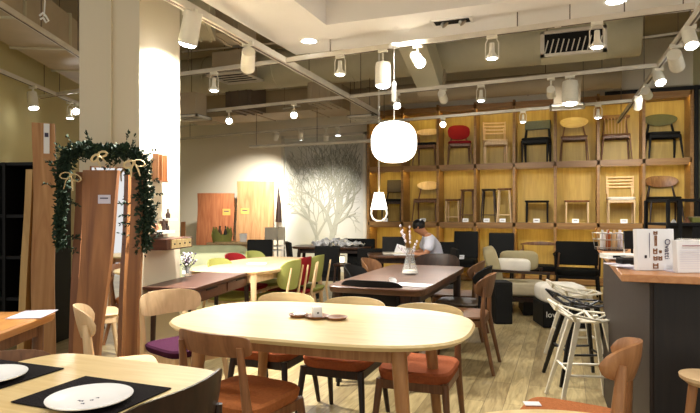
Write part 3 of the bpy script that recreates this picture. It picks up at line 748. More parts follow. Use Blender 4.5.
# grey cabinet / etagere 267-283
t = thing('open_shelf_unit', 'small open shelf unit with a grey box top beside the tree window', 'shelf unit', dp(275, 10.8))
u = 15*10.8/F
MB().box((0, 0, zat(233.5, 10.8)), (u, .3, .24)).build('top_box', M['trackwhite'], t, bev=.005)
for z in (.35, zat(246, 10.8), zat(250, 10.8)): MB().box((0, 0, z), (u, .3, .02)).build('shelf', M['white'], t)
for sx in (-1, 1):
    for sy in (-1, 1): MB().box((sx*(u/2-.012), sy*.14, .4), (.02, .02, .8)).build('post', M['steel'], t)
MB().box((0, 0, .2), (u*.8, .28, .3)).build('lower_box', M['white'], t)

# ================================================================ back-left seating
LG = 'green and red shell chairs at the far oak table'
def shell(loc, rz, label, col):
    t = thing('shell_chair', label, 'chair', (loc.x, loc.y, 0), rz, LG)
    MB().prism(selli(.44, .42, 4, 32), .41, .45, .05, .01).build('seat', M[col], t)
    MB().panel(.44, .30, .66, -.2, .08, .03, 3.2, .16).build('backrest', M[col], t)
    for s in (-1, 1):
        MB().tube([(s*.21, .2, 0), (s*.19, .17, .41)], [.012, .017], 8).build('leg', M['pale'], t)
        MB().tube([(s*.21, -.26, 0), (s*.2, -.19, .42), (s*.19, -.25, .74)], [.010, .014, .009], 8).build('leg', M['pale'], t)
    MB().box((0, .0, .395), (.36, .34, .03)).build('seat_frame', M['pale'], t)
    return t
# table 2
def table(name, label, c, rz, Lx, Wy, z, top_mat, leg_mat, n=8, th=.035, inset=(.12, .1), splay=.06, legr=.03, apron=True, bev=.008, cat='table'):
    t = thing(name, label, cat, (c[0], c[1], 0), rz)
    MB().prism(selli(Lx, Wy, n, 72), z-th, z, .012, bev).build('tabletop', M[top_mat], t)
    for sx in (-1, 1):
        for sy in (-1, 1):
            x, y = sx*(Lx/2-inset[0]), sy*(Wy/2-inset[1])
            MB().tube([(x+sx*splay, y+sy*splay*.6, 0), (x, y, z-th)], [legr*.6, legr], 12).build('leg', M[leg_mat], t)
    if apron:
        for s in (-1, 1):
            MB().box((0, s*(Wy/2-inset[1]), z-th-.035), (Lx-2*inset[0], .022, .07)).build('apron', M[leg_mat], t)
            MB().box((s*(Lx/2-inset[0]), 0, z-th-.035), (.022, Wy-2*inset[1], .07)).build('apron', M[leg_mat], t)
    return t
c2 = cam(-.97, 6.0)
table('oak_table', 'far oak table with red and green chairs around it', c2, PI/2+.02, 1.75, .92, .74, 'pale', 'pale', 3.6)
paper = MB().box((0, 0, .002), (.2, .14, .004)).build('paper_sheet', M['paper'], loc=tuple(at(257, 263.5, .742)), rz=.4); paper.location.z = .741
tag(paper, 'white sheet lying on the far oak table', 'paper')
def camW(a, b): return cam(a, b)
fl_ = face(-.933, .36)       # facing -X
fr_ = face(.933, -.36)       # facing +X
for px, yy, cl, lb in ((285, 263, 'limefab', 'lime green shell chair, leftmost of three right of the far oak table'),
                       (296.5, 260, 'redfab', 'red shell chair between two green ones at the far oak table'),
                       (310, 258, 'limefab', 'green shell chair, rightmost at the far oak table, close to the tall black chair')):
    zc = .53*F/(yy-HY); p = dp(px, zc) - Vector((1, 0, 0))*-.0 ; p = p + Vector((-.08, 0, 0))
    shell(p, fl_, lb, cl)
for px, yy, cl, lb in ((214, 262, 'limefab', 'green shell chair on the far left side of the far oak table'),
                       (230, 256.5, 'redfab', 'red shell chair behind the far oak table, left side'),
                       (250, 254, 'limefab', 'green shell chair with a round back behind the far oak table')):
    zc = .53*F/(yy-HY); p = dp(px, zc)+Vector((.22, 0, 0))
    shell(p, fr_, lb, cl)
# lounge: pale lime sofa
def sofa(loc, rz, label, w, mat, seatmat, name='sofa', cat='sofa', back_h=.75):
    t = thing(name, label, cat, loc, rz)
    MB().cushion((0, .04, .27), (w, .78, .3), .25).build('base', M[mat], t)
    MB().cushion((0, -.3, .5), (w, .2, back_h-.3), .25).build('backrest', M[mat], t)
    for s in (-1, 1): MB().cushion((s*(w/2-.08), .04, .42), (.16, .76, .34), .3).build('armrest', M[mat], t)
    MB().cushion((0, .08, .43), (w-.3, .6, .14), .25).build('seat_cushion', M[seatmat], t)
    for sx in (-1, 1):
        for sy in (-1, 1): MB().tube([(sx*(w/2-.1), .04+sy*.3, 0), (sx*(w/2-.1), .04+sy*.3, .14)], .02, 8).build('leg', M['pale'], t)
    return t
sofa(tuple(dp(208, 8.2)), face(-.3, 1), 'pale lime two-seat sofa behind the writing desk, back to the viewer', 1.15, 'paleLime', 'limefab', back_h=.72)
sofa(tuple(dp(213, 9.6)), face(.2, -1), 'pale sofa farther back under the red-brown board', 1.2, 'paleLime', 'whitefab', back_h=.7)
# desk by the wall
table('side_desk', 'pale desk standing before the tall leaning board', tuple(dp(238, 10.6)), .1, .8, .45, .72, 'pale', 'pale', 10, th=.04)
t = thing('desk_calendar', 'white folded calendar standing on the pale desk', 'calendar', tuple(dp(242.5, 10.5, .722)), .2)
MB().box((0, .02, .075), (.12, .004, .16), rx=.25).build('page', M['paper'], t); MB().box((0, .065, .075), (.12, .004, .16), rx=-.25).build('back_board', M['paperlilac'], t)
# crown-shaped green felt basket
t = thing('felt_basket', 'zigzag-rimmed olive felt basket with bottles in it', 'basket', tuple(dp(222, 10.7, .70)))
vs = []; n = 24
for f, rr_ in ((0, .17), (1, .15)):
    for j in range(n):
        a = 2*PI*j/n; zt = .3 if j % 6 == 0 else (.2 if j % 6 in (1, 5) else .15)
        vs += [(rr_*math.cos(a), rr_*math.sin(a), 0), ((rr_+.03)*math.cos(a), (rr_+.03)*math.sin(a), zt)]
fs = []
for f in (0, 1):
    for j in range(n):
        a = f*2*n+2*j; b = f*2*n+2*((j+1) % n); fs.append((a, b, b+1, a+1) if f == 0 else (a, a+1, b+1, b))
for j in range(n):
    a = 2*j+1; b = 2*((j+1) % n)+1; fs.append((a, b, b+2*n, a+2*n))
fs.append(tuple(2*j for j in range(n)))
MB().add(vs, fs).build('basket_body', M['limefab'], t)
for k, (x, y) in enumerate(((-.06, 0), (.05, .04), (.0, -.06))):
    tag(MB().lathe([(.03, 0), (.032, .2), (.012, .25), (.012, .31)], n=12).build('bottle', M['dark' if k % 2 else 'walnut'], loc=(t.location.x+x, t.location.y+y, .705)), 'small dark bottle standing in the felt basket', 'bottle', 'bottles in the felt basket')
sb = table('small_sideboard', 'low side table carrying the felt basket', tuple(dp(222, 10.7)), .2, .5, .42, .70, 'pale', 'pale', 8)
hichair(tuple(dp(257.5, 8.6)), face(.0, -1), 'black chair standing before the tall board at the back', 'black chairs by the tree window', top=.84, w=.42)
# black chairs by the window
bg = 'black chairs by the tree window'
hichair(tuple(dp(304, 8.6)), face(.8, .2), 'small black chair left of the tree window desk', bg, top=.82, w=.42)
hichair(tuple(dp(328, 8.1)), face(0, 1), 'tall black chair standing with its back to us, in front of the tree window', bg, top=.80, w=.38)
hichair(tuple(dp(360, 8.7)), face(-.1, -1), 'black chair behind the white clutter, by the shelf end', bg, top=.85, w=.46)
hichair(tuple(dp(370, 7.9)), face(0, 1), 'wide black chair left of the seated man, seen from behind', bg, top=.78, w=.38)
table('window_desk', 'dark desk by the tree window piled with white papers', tuple(dp(333, 9.0)), .25, 1.25, .6, .74, 'darktop', 'dark', 10)
random.seed(5)
for k, (px, zc_, lb, s) in enumerate(((322, 8.85, 'white open brochure at the left end of the window desk', .22), (333, 9.00, 'crumpled white sheet in the middle of the window desk', .3),
                                 (343, 8.90, 'loose white paper bundle on the window desk', .28), (352, 8.75, 'white paper hanging over the right end of the window desk', .26))):
    p = dp(px, zc_)
    m = MB(); N = 8; vs = []
    for i in range(N+1):
        for j in range(N+1):
            vs.append(((i/N-.5)*s*1.3, (j/N-.5)*s, .03+.05*math.sin(i*1.3+k)*math.cos(j*1.1+k*2)+random.uniform(0, .02)+(.04 if k == 1 else 0)))
    fs = [(i*(N+1)+j, (i+1)*(N+1)+j, (i+1)*(N+1)+j+1, i*(N+1)+j+1) for i in range(N) for j in range(N)]
    o = m.add(vs, fs).build('crumpled_paper', M['paper'], loc=(p.x, p.y, .745), rz=k)
    sd = o.modifiers.new('thick', 'SOLIDIFY'); sd.thickness = .004
    tag(o, lb, 'paper', 'white papers on the window desk')
t = thing('small_lantern', 'tiny glowing square lantern beside the tall black chair', 'lantern', tuple(dp(342, 7.3, zat(262.5, 7.3))))
MB().box((0, 0, .04), (.045, .045, .08)).build('glass_body', M['candle'], t); MB().box((0, 0, .085), (.06, .06, .012)).build('cap', M['dark'], t); MB().box((0, 0, -.006), (.06, .06, .012)).build('base', M['dark'], t)
stl = stool(tuple(dp(342, 7.3)), 0, 'low dark stand under the tiny lantern', 'dark', 'dark', .2, .2, zat(262.5, 7.3)-.013, name='lantern_stand')

# ================================================================ man at desk
MZ = 7.3
table('work_desk', 'dark desk where the man is working', tuple(dp(404, MZ)), YAW, .95, .55, .74, 'darktop', 'dark', 12)
def skin_mesh(chains, mat, name, parent=None, sub=2):
    """chains: list of (points, radii, root flag); each chain is grown by a Skin modifier and all are merged in one mesh"""
    out = bmesh.new()
    for verts, edges, radii in chains:
        me = bpy.data.meshes.new('tmp'); me.from_pydata([tuple(v) for v in verts], edges, [])
        o = bpy.data.objects.new('tmp', me); COL.objects.link(o)
        o.modifiers.new('s', 'SKIN'); bpy.context.view_layer.update()
        sv = me.skin_vertices[0].data
        for i, r in enumerate(radii): sv[i].radius = (r, r) if not isinstance(r, tuple) else r; sv[i].use_root = (i == 0)
        sb_ = o.modifiers.new('u', 'SUBSURF'); sb_.levels = sub; sb_.render_levels = sub
        dg = bpy.context.evaluated_depsgraph_get(); dg.update()
        m2 = bpy.data.meshes.new_from_object(o.evaluated_get(dg)); out.from_mesh(m2)
        bpy.data.objects.remove(o)
    me = bpy.data.meshes.new(name); out.to_mesh(me); out.free()
    me.polygons.foreach_set('use_smooth', [True]*len(me.polygons)); me.materials.append(mat)
    o = bpy.data.objects.new(name, me); COL.objects.link(o)
    if parent: o.parent = parent
    return o
# local frame: +X = direction he faces (to the left in the picture), Z up, origin on floor under pelvis
pm = dp(437, MZ+.05)
man = thing('person', 'person in a pale blue shirt bent over papers at the dark desk', 'person', (pm.x, pm.y, 0), YAW+PI); man.scale = (.95, .95, .93)
V = [(0, 0, .50), (.02, 0, .68), (.06, 0, .86), (.12, 0, 1.0), (.16, 0, 1.06), (.215, 0, 1.12),            # 0-5 spine, neck, head base
     (.26, 0, 1.165), (.30, 0, 1.19),                                                                  # 6,7 head
     (.11, .17, .98), (.18, .22, .80), (.36, .14, .79), (.42, .10, .80),                               # 8-11 one arm
     (.11, -.17, .98), (.20, -.22, .80), (.36, -.10, .79), (.42, -.06, .80),                           # 12-15 other arm
     (.02, .10, .48), (.42, .11, .50), (.42, .11, .10), (.42, .11, .05), (.55, .11, .03),              # 16-20 leg
     (.02, -.10, .48), (.42, -.11, .50), (.42, -.11, .10), (.42, -.11, .05), (.55, -.11, .03)]
E = [(0, 1), (1, 2), (2, 3), (3, 4), (4, 5), (5, 6), (6, 7), (3, 8), (8, 9), (9, 10), (10, 11), (3, 12), (12, 13), (13, 14), (14, 15),
     (0, 16), (16, 17), (17, 18), (18, 19), (19, 20), (0, 21), (21, 22), (22, 23), (23, 24), (24, 25)]
R_ = [.13, .115, .125, .11, .055, .062, .088, .075, .06, .045, .033, .03, .06, .045, .033, .03,
      .085, .062, .04, .035, .035, .085, .062, .04, .035, .035]
chains = [(V, E, R_)]
for s in (-1, 1):                                   # hands: palm and five fingers
    b0 = Vector((.43, .10 if s > 0 else -.06, .80))
    chains.append(([b0, b0+Vector((.07, 0, -.012))], [(0, 1)], [(.03, .016), (.036, .014)]))
    for j, ln in enumerate((.058, .068, .064, .05)):
        r0 = b0+Vector((.07, (j-1.5)*.019, -.012)); chains.append(([r0, r0+Vector((ln*.5, 0, .004)), r0+Vector((ln, 0, -.016))], [(0, 1), (1, 2)], [.0095, .009, .007]))
    r0 = b0+Vector((.02, -s*.028, -.01)); chains.append(([r0, r0+Vector((.03, -s*.022, -.004)), r0+Vector((.062, -s*.024, -.01))], [(0, 1), (1, 2)], [.011, .01, .008]))
hd = Vector((.285, 0, 1.165))
chains.append(([hd+Vector((.075, 0, -.035)), hd+Vector((.115, 0, -.06))], [(0, 1)], [.018, .013]))        # nose
for s in (-1, 1): chains.append(([hd+Vector((-.01, s*.085, -.01)), hd+Vector((-.015, s*.1, .015))], [(0, 1)], [.016, .012]))   # ears
skin_mesh(chains, M['skin'], 'body', man)
Vs = [(0, 0, .53), (.02, 0, .68), (.06, 0, .86), (.12, 0, 1.0), (.15, 0, 1.045), (.11, .17, .98), (.165, .215, .84), (.11, -.17, .98), (.18, -.215, .84)]
Es = [(0, 1), (1, 2), (2, 3), (3, 4), (3, 5), (5, 6), (3, 7), (7, 8)]
skin_mesh([(Vs, Es, [.15, .135, .145, .13, .072, .085, .072, .085, .072])], M['shirt'], 'shirt', man)
Vt = [(0, 0, .50), (.02, .10, .48), (.42, .11, .50), (.42, .11, .12), (.02, -.10, .48), (.42, -.11, .50), (.42, -.11, .12)]
skin_mesh([(Vt, [(0, 1), (1, 2), (2, 3), (0, 4), (4, 5), (5, 6)], [.15, .1, .078, .06, .1, .078, .06])], M['trousers'], 'trousers', man)
hm = MB().cushion(hd+Vector((-.03, 0, .035)), (.185, .18, .17), 1.0, 20, 12, Matrix.Rotation(.5, 3, 'Y')); hm.build('hair', M['hair'], man)
for s in (-1, 1):
    MB().cushion(hd+Vector((.085, s*.035, -.012)), (.018, .024, .014), 1.0, 10, 6).build('eye', M['black'], man)
    MB().tube([hd+Vector((.09, s*.02, .01)), hd+Vector((.085, s*.05, .01))], .005, 6).build('eyebrow', M['hair'], man)
    MB().cushion((.52, s*.11, .045), (.27, .10, .09), .7, 14, 8).build('shoe', M['black'], man)
MB().tube([hd+Vector((.085, -.02, -.085)), hd+Vector((.09, 0, -.087)), hd+Vector((.085, .02, -.085))], .006, 6).build('mouth', M['rustfab'], man)
hichair((pm.x, pm.y), YAW+PI/2, 'black chair the man is sitting on', None, top=.80, w=.44)
t = thing('laptop', 'closed-back black laptop open on the dark desk', 'laptop', tuple(dp(394, MZ+.05, .74)), YAW)
MB().box((0, -.05, .012), (.3, .2, .02)).build('keyboard_base', M['trackwhite'], t); MB().box((0, .07, .12), (.3, .012, .2), rx=-.2).build('screen', M['black'], t)
p = dp(403, MZ-.12)
tag(MB().box((0, 0, .003), (.26, .19, .006)).build('document', M['paper'], loc=(p.x, p.y, .741), rz=.5), 'white document lying before the man', 'paper')
p = dp(400, MZ-.02)
t = thing('standing_papers', 'white papers propped up beside the vase twigs on the dark desk', 'paper', (p.x, p.y, .741), YAW)
MB().box((0, 0, .06), (.12, .004, .12), ry=.3, rx=.3).build('sheet', M['paper'], t); MB().box((.05, -.02, .045), (.1, .004, .1), ry=-.4, rx=.2).build('sheet', M['paper'], t)

# ================================================================ dark table + chairs
td = cam((.46+1.148-.159+.511)/4, (5.92+5.64+4.24+3.92)/4)
table('dark_dining_table', 'dark brown dining table with a glass vase of twigs', td, PI/2, 1.83, .76, .74, 'darktop', 'dark', 14, th=.05, inset=(.09, .08), splay=0, legr=.04)
# vase
vz = .74; vp = at(410, 274, vz)
t = thing('glass_vase', 'flared glass vase holding thin twigs on the dark table', 'vase', tuple(vp))
MB().lathe([(.075, .0), (.08, .012), (.05, .10), (.036, .17), (.055, .23), (.052, .23), (.032, .17), (.046, .10), (.072, .014), (.001, .012)], n=24, cap=False).build('glass_body', M['glass'], t)
MB().lathe([(.068, .014), (.06, .035), (.001, .035)], n=20).build('pebbles', M['whitefab'], t)
tw = thing('twig_bunch', 'thin twigs with white buds standing in the glass vase', 'plant', (vp.x, vp.y, vz+.012))
random.seed(11)
for k in range(9):
    a = random.uniform(-1, 1); b = random.uniform(-.5, .5); h_ = random.uniform(.22, .42)
    pts = [(0, 0, .03), (a*.02, b*.02, .15), (a*.07, b*.07, h_*.8), (a*.12, b*.12, h_)]
    o = MB().tube(pts, [.003, .003, .002, .0015], 5).build('twig', M['twig'], tw)
    bd = MB()
    for q in range(3):
        c = Vector(pts[2]).lerp(Vector(pts[3]), q/2); bd.cushion(c+Vector((.006, 0, 0)), (.02, .02, .026), 1.0, 8, 5)
    bd.build('bud', M['bloom'], o)
o = MB().box((0, 0, .002), (.26, .17, .004)).build('paper_sheet', M['paper'], loc=tuple(at(413, 285, .742)), rz=-.1); o.location.z = .741
tag(o, 'white sheet lying on the near edge of the dark table', 'paper')
t = thing('folded_napkin', 'small folded white napkin on the dark table beside the sheet', 'napkin', tuple(at(392, 284, .741)))
MB().prism([(-.05, -.03), (.05, -.035), (.02, .05)], 0, .006).build('flat_fold', M['paper'], t)
MB().panel(.06, .05, .028, 0, .02, .004, 2.5, .9).build('raised_fold', M['paper'], t)
DG = 'dark wooden chairs around the dark table'
wpan = dict(kind='panel', w=.50, h=.20, n=3.2, curve=.09, low=.8, tilt=.2)
# near-end chair seen from behind
chair(at(371, 281, .78)+Vector((0, .2, 0)), 0, 'black chair with a wide curved back at the near end of the dark table', DG, 'black', 'blackfab', dict(kind='panel', w=.5, h=.24, n=4, curve=.07, tilt=.15), w=.48, top=.79)
p = dp(434, 6.35); chair(p+Vector((0, 0, 0)), PI, 'dark chair at the far end of the dark table, in front of the man', DG, 'dark', 'blackfab', dict(kind='panel', w=.52, h=.22, n=3, curve=.08, tilt=.15), w=.48, top=.80)
spo = dict(kind='panel', w=.46, h=.20, n=2.3, curve=.12, low=1.0, tilt=.22, pin=.06)
p = cam(.94, 4.72); chair(p, fl_, 'brown spoon-backed chair nearest to the viewer, right of the dark table', DG, 'walnut', 'walnut', spo, w=.46, top=.79, legr=.018, pad=.03)
p = cam(1.06, 5.32); chair(p, fl_, 'black chair with a rounded spoon back, second along the right side of the dark table', DG, 'black', 'brownleather', spo, w=.46, top=.79, legr=.018, pad=.03)
p = cam(1.12, 5.85); chair(p, fl_, 'brown chair with a spoon back, farthest along the right side of the dark table', DG, 'walnut', 'walnut', spo, w=.46, top=.79, legr=.018, pad=.03)
p = cam(.40, 6.0); chair(p, fr_, 'brown round-backed chair on the left side of the dark table', DG, 'walnut', 'walnut', spo, w=.46, top=.79, legr=.018, pad=.03)
p = cam(.22, 5.45); chair(p, fr_, 'black round-backed chair on the left side of the dark table, nearer one', DG, 'black', 'blackfab', spo, w=.46, top=.77, legr=.018, pad=.03)

# ================================================================ cream armchair, ottoman, speaker
t = thing('armchair', 'cream cushioned armchair with a dark wooden frame, seen from the side', 'armchair', tuple(cam(2.16, 7.25)), face(1, -.2))
for s in (-1, 1):
    MB().tube([(s*.33, -.36, .56), (s*.34, 0, .545), (s*.33, .36, .53)], .026, 8, flat=.7).build('armrest', M['dark'], t)
    MB().tube([(s*.33, .32, 0), (s*.33, .34, .53)], .02, 8).build('leg', M['dark'], t)
    MB().tube([(s*.33, -.40, 0), (s*.33, -.33, .55)], .02, 8).build('leg', M['dark'], t)
MB().box((0, 0, .2), (.66, .68, .05)).build('seat_frame', M['dark'], t)
MB().box((0, .2, .1), (.62, .3, .18)).build('base_box', M['black'], t)
MB().cushion((0, .05, .31), (.62, .68, .18), .25).build('seat_cushion', M['creamfab'], t)
MB().cushion((0, -.3, .58), (.6, .17, .52), .3, R=Matrix.Rotation(.25, 3, 'X')).build('back_cushion', M['beigefab'], t)
tag(MB().cushion((0, 0, 0), (.16, .46, .18), .4).build('throw_cushion', M['whitefab'], loc=tuple(cam(2.05, 7.10, .61)), rz=face(1, -.25)), 'off-white bolster cushion on the near arm of the cream armchair', 'cushion')
tag(MB().cushion((0, 0, 0), (.5, .14, .26), .3).build('back_pillow', M['beigefab'], loc=tuple(cam(2.26, 7.5, .64)), rz=YAW-.05), 'beige cushion standing at the far side of the armchair', 'cushion')
t = thing('floor_box', 'black upright box standing left of the cream armchair', 'box', tuple(dp(501, 6.55)), YAW)
hh_ = zat(281, 6.55)
MB().box((0, 0, hh_/2), (.2, .26, hh_)).build('box_body', M['black'], t, bev=.01); MB().box((0, -.132, hh_/2), (.16, .006, hh_-.05)).build('grille', M['blackfab'], t)
t = thing('ottoman', 'white rolled cushion ottoman on a black lettered box base', 'ottoman', tuple(dp(560, 6.4)), YAW-.05)
MB().box((0, 0, .14), (.50, .42, .27)).build('base', M['black'], t, bev=.008)
MB().cushion((-.0, 0, .37), (.50, .46, .22), .3).build('cushion', M['whitefab'], t)
text('love', .09, M['white'], 'lettering', t, (-.145, -.213, .15), (PI/2, 0, 0))

# ================================================================ counter and what stands on it
CZ = 1.05
cc_ = at(621.5, 274, CZ); ccx, ccy = cc_.x, cc_.y
far = at(595, 246, CZ)
Lc = far.y-ccy
t = thing('service_counter', 'long dark service counter with a light wooden top', 'counter', (ccx, ccy, 0))
MB().prism([(0, 0), (2.4, 0), (2.4, .65), (.62, .65), (.62, Lc), (0, Lc)], CZ-.03, CZ).build('worktop', M['counterwood'], t, bev=.003)
MB().prism([(.11, .09), (.16, .09), (.60, .66), (.60, Lc-.02), (.04, Lc-.02)], 0, CZ-.031).build('side_body', M['counterside'], t)
MB().prism([(.125, .08), (2.38, .08), (2.38, .63), (.62, .63)], 0, CZ-.032).build('front_body', M['counterdark'], t)
# catalogue stand
def standee(px0, px1, y0, y1, zc, label, rzx):
    wd = (px1-px0)*zc/F; hz0 = CZ; hz1 = zat(y0, zc); hgt = hz1-hz0
    t = thing('display_box', label, 'display box', tuple(dp((px0+px1)/2, zc, CZ)), rzx)
    MB().box((0, .0, hgt/2), (wd, .03, hgt), rx=-.06).build('printed_front', M['paper'], t, bev=.002)
    MB().box((0, .05, .003), (wd, .1, .006)).build('foot', M['paperlilac'], t)
    return t, wd, hgt
s1, w1, h1 = standee(635, 672.5, 229, 272, 2.36, 'white printed display box with small chair pictures standing on the counter', YAW+.02)
def yf(z): return -.0165-(z-h1/2)*-.06
x0 = -w1/2
pics = MB()
for fx, fz, sx, sz in ((.50, .91, .10, .08), (.50, .72, .05, .25), (.48, .47, .10, .13), (.62, .46, .05, .06), (.48, .30, .10, .10), (.61, .30, .09, .10), (.48, .12, .14, .13)):
    cx, cz = x0+fx*w1, fz*h1; y = yf(cz)
    for a in (-1, 1): pics.box((cx+a*sx*w1*.4, y, cz), (.004, .003, sz*h1)); 
    pics.box((cx, y, cz+sz*h1*.15), (sx*w1, .003, .006)); pics.box((cx, y, cz-sz*h1*.4), (sx*w1, .003, .004))
pics.build('chair_pictures', M['slabmid'], s1)
MB().box((x0+.33*w1, yf(.6*h1), .6*h1), (.0015, .003, h1*.62)).build('printed_rule', M['ink'], s1)
text('Ovatti', .034, M['ink'], 'brand_lettering', s1, (x0+.80*w1, yf(.55*h1)-.001, .52*h1), (PI/2-.06, PI/2, 0))
MB().box((x0+.22*w1, yf(.3*h1), .34*h1), (.008, .003, .012)).build('small_mark', M['inkdark'], s1)
s2, w2, h2 = standee(674, 712, 240, 272.5, 2.27, 'white lined calendar box at the right edge of the counter', YAW+.06)
ln_ = MB(); ln_.box((.01, -.018, h2*.83), (w2*.86, .003, .003))
ln_.build('red_rule', M['redfab'], s2)
l2 = MB()
for k in range(9): l2.box((.0, -.017, h2*(.15+.068*k)), (w2*.86, .002, .0012))
l2.build('ruled_lines', M['paperlilac'], s2)
sp = MB()
for k in range(16): sp.tube([(-w2/2+.01+k*.009, -.012, h2-.004), (-w2/2+.01+k*.009, 0, h2+.006), (-w2/2+.01+k*.009, .012, h2-.004)], .0012, 5)
sp.build('spiral', M['steel'], s2)
# basket with little bottles
bz = 3.55
t = thing('wire_basket', 'low wire basket filled with small items at the far end of the counter', 'basket', tuple(dp(611, bz, CZ)), YAW)
b = MB()
for z, sx, sy in ((.02, .075, .06), (.07, .085, .07), (.11, .09, .075)):
    b.tube([(-sx, -sy, z), (sx, -sy, z), (sx, sy, z), (-sx, sy, z), (-sx, -sy, z)], .003, 5)
for k in range(7):
    x = -.075+.025*k; b.tube([(x, -.06, .005), (x*1.15, -.075, .11)], .0015, 4); b.tube([(x, .06, .005), (x*1.15, .075, .11)], .0015, 4)
b.build('wire_frame', M['steel'], t); MB().box((0, 0, .006), (.15, .12, .006)).build('base', M['dark'], t)
cols = ['paper', 'rustfab', 'pale', 'paperlilac', 'beigefab', 'paper', 'walnut', 'paper']
for k, c in enumerate(cols):
    p = dp(611, bz, CZ+.01)+Vector(((k % 4-1.5)*.034, (k//4-.5)*.05, 0))
    tag(MB().lathe([(.012, 0), (.014, .01), (.013, .09), (.006, .10), (.006, .12)], n=10).build('small_bottle', M[c], loc=tuple(p)), 'small bottle in the wire basket on the counter', 'bottle', 'small bottles in the wire basket')
t = thing('tablet_dock', 'white flat keyboard-like device on the counter behind the display box', 'device', tuple(dp(620, 2.85, CZ)), YAW-.05)
MB().box((0, 0, .02), (.16, .12, .025)).build('device_body', M['white'], t, bev=.004); MB().box((-.03, -.062, .022), (.06, .003, .012)).build('dark_slot', M['black'], t)
t = thing('card_machine', 'small dark card machine on the counter', 'card machine', tuple(dp(627, 2.62, CZ)), YAW+.3)
MB().box((0, 0, .016), (.09, .05, .03), rx=.15).build('machine_body', M['black'], t, bev=.006); MB().box((0, -.005, .035), (.06, .03, .002), rx=.15).build('screen', M['steel'], t)
for k, (px, zc_, rz_, lb) in enumerate(((617, 2.62, .2, 'leaflet left of the card machine'), (626, 2.48, .7, 'leaflet nearest the counter corner'), (631, 2.42, -.2, 'leaflet half under the display box'), (614, 2.8, .5, 'leaflet by the white device'))):
    p = dp(px, zc_)
    o = MB().box((0, 0, .002), (.10, .07, .003)).build('leaflet', M['paper' if k % 2 else 'paperlilac'], loc=(p.x, p.y, CZ+.001+.004*k), rz=rz_)
    tag(o, 'white '+lb, 'leaflet', 'leaflets on the counter')
t = thing('pen_stand', 'thin white stick stand on the counter beside the basket', 'stand', tuple(dp(624, 3.1, CZ)))
MB().tube([(0, 0, .01), (.006, 0, .13)], .004, 8).build('stick', M['white'], t); MB().lathe([(.03, 0), (.03, .008), (.006, .012)], n=16).build('foot', M['white'], t)
t = thing('black_screen', 'small black screen on the counter behind the display box', 'screen', tuple(dp(632, 3.1, CZ)), YAW)
MB().box((0, 0, .09), (.09, .015, .1)).build('panel', M['black'], t); MB().lathe([(.03, 0), (.03, .006), (.006, .01), (.006, .05)], n=16).build('foot', M['black'], t)
# metal rack behind counter
rz_ = 4.3
t = thing('metal_rack', 'black metal rack with open shelves behind the counter at the right edge', 'rack', tuple(dp(690, rz_)), YAW)
ztop = zat(200, rz_); zmid = zat(224.5, rz_); hw = 22*rz_/F
for x in (-hw, hw*1.6):
    for y in (0, .32): MB().box((x, y, ztop/2), (.022, .022, ztop)).build('post', M['black'], t)
MB().box((-hw+.085, -.005, ztop/2), (.03, .02, ztop)).build('post', M['black'], t)
for z in (ztop, zmid, .5): MB().box((hw*.3, .16, z), (hw*2.6, .34, .02)).build('shelf', M['black'], t)
MB().box((hw*.7, .16, zmid-.09), (hw*1.1, .3, .15)).build('storage_box', M['black'], t)
zz = zmid+.011
for px, nm, c, s, lb in ((673.5, 'paper_cone', 'paper', (.02, .03), 'small white cone on the black rack'), (687, 'wooden_ornament', 'slabred', (.025, .045), 'small brown wooden ornament on the black rack'),):
    p = dp(px, rz_+.1)
    tag(MB().lathe([(s[0], 0), (s[0]*.9, s[1]*.3), (.004, s[1])], n=14).build(nm, M[c], loc=(p.x, p.y, zz)), lb, 'ornament')
p = dp(695, rz_+.1); t = thing('keepsake_box', 'small olive box on the black rack', 'box', (p.x, p.y, zz), YAW)
MB().box((0, 0, .022), (.07, .05, .04)).build('box_body', M['limefab'], t, bev=.003); MB().box((0, 0, .045), (.074, .054, .008)).build('lid', M['beigefab'], t)

# ================================================================ bar stools
def stool_one(loc, rz, label, mat):
    t = thing('bar_stool', label, 'bar stool', loc, rz, 'faceted metal bar stools beside the counter')
    P = dict(A=(-.10, .20, .66), B=(.10, .20, .66), C=(-.20, .06, .655), Dd=(.20, .06, .655), E=(-.21, -.14, .70), Ff=(.21, -.14, .70),
             G=(-.13, -.22, .755), Hh=(.13, -.22, .755), I=(0, .06, .62), J=(-.07, -.08, .625), K=(.07, -.08, .625), Lr=(0, -.20, .70))
    ed = ['A-B', 'A-C', 'B-Dd', 'C-E', 'Dd-Ff', 'E-G', 'Ff-Hh', 'G-Hh', 'A-I', 'B-I', 'C-I', 'Dd-I', 'C-J', 'Dd-K', 'I-J', 'I-K', 'J-K', 'J-E', 'K-Ff', 'J-Lr', 'K-Lr', 'Lr-G', 'Lr-Hh']
    m = MB()
    for e in ed:
        a, b = e.split('-'); m.tube([P[a], P[b]], .0125, 6, flat=.7)
    m.build('seat', M[mat], t)
    feet = [(-.2, .2), (.2, .2), (-.2, -.22), (.2, -.22)]; tops = [(-.09, .10), (.09, .10), (-.08, -.07), (.08, -.07)]
    for (fx, fy), (tx_, ty) in zip(feet, tops): MB().tube([(fx, fy, 0), (tx_, ty, .645)], [.016, .023], 4).build('leg', M[mat], t)
    t.scale = (.95, .95, .90)
    def pt(i, z): k = z/.645; return (feet[i][0]*(1-k)+tops[i][0]*k, feet[i][1]*(1-k)+tops[i][1]*k, z)
    for i, j, z in ((0, 1, .22), (2, 3, .28), (0, 2, .25), (1, 3, .25)): MB().tube([pt(i, z), pt(j, z)], .010, 6).build('footrest', M[mat], t)
    return t
fs_ = face(.95, -.1)
stool_one(tuple(dp(585, 3.78)), fs_, 'front white faceted metal bar stool beside the counter', 'whitemetal')
stool_one(tuple(dp(579, 4.32)), fs_+.1, 'black faceted metal bar stool between the two white ones', 'blackmetal')
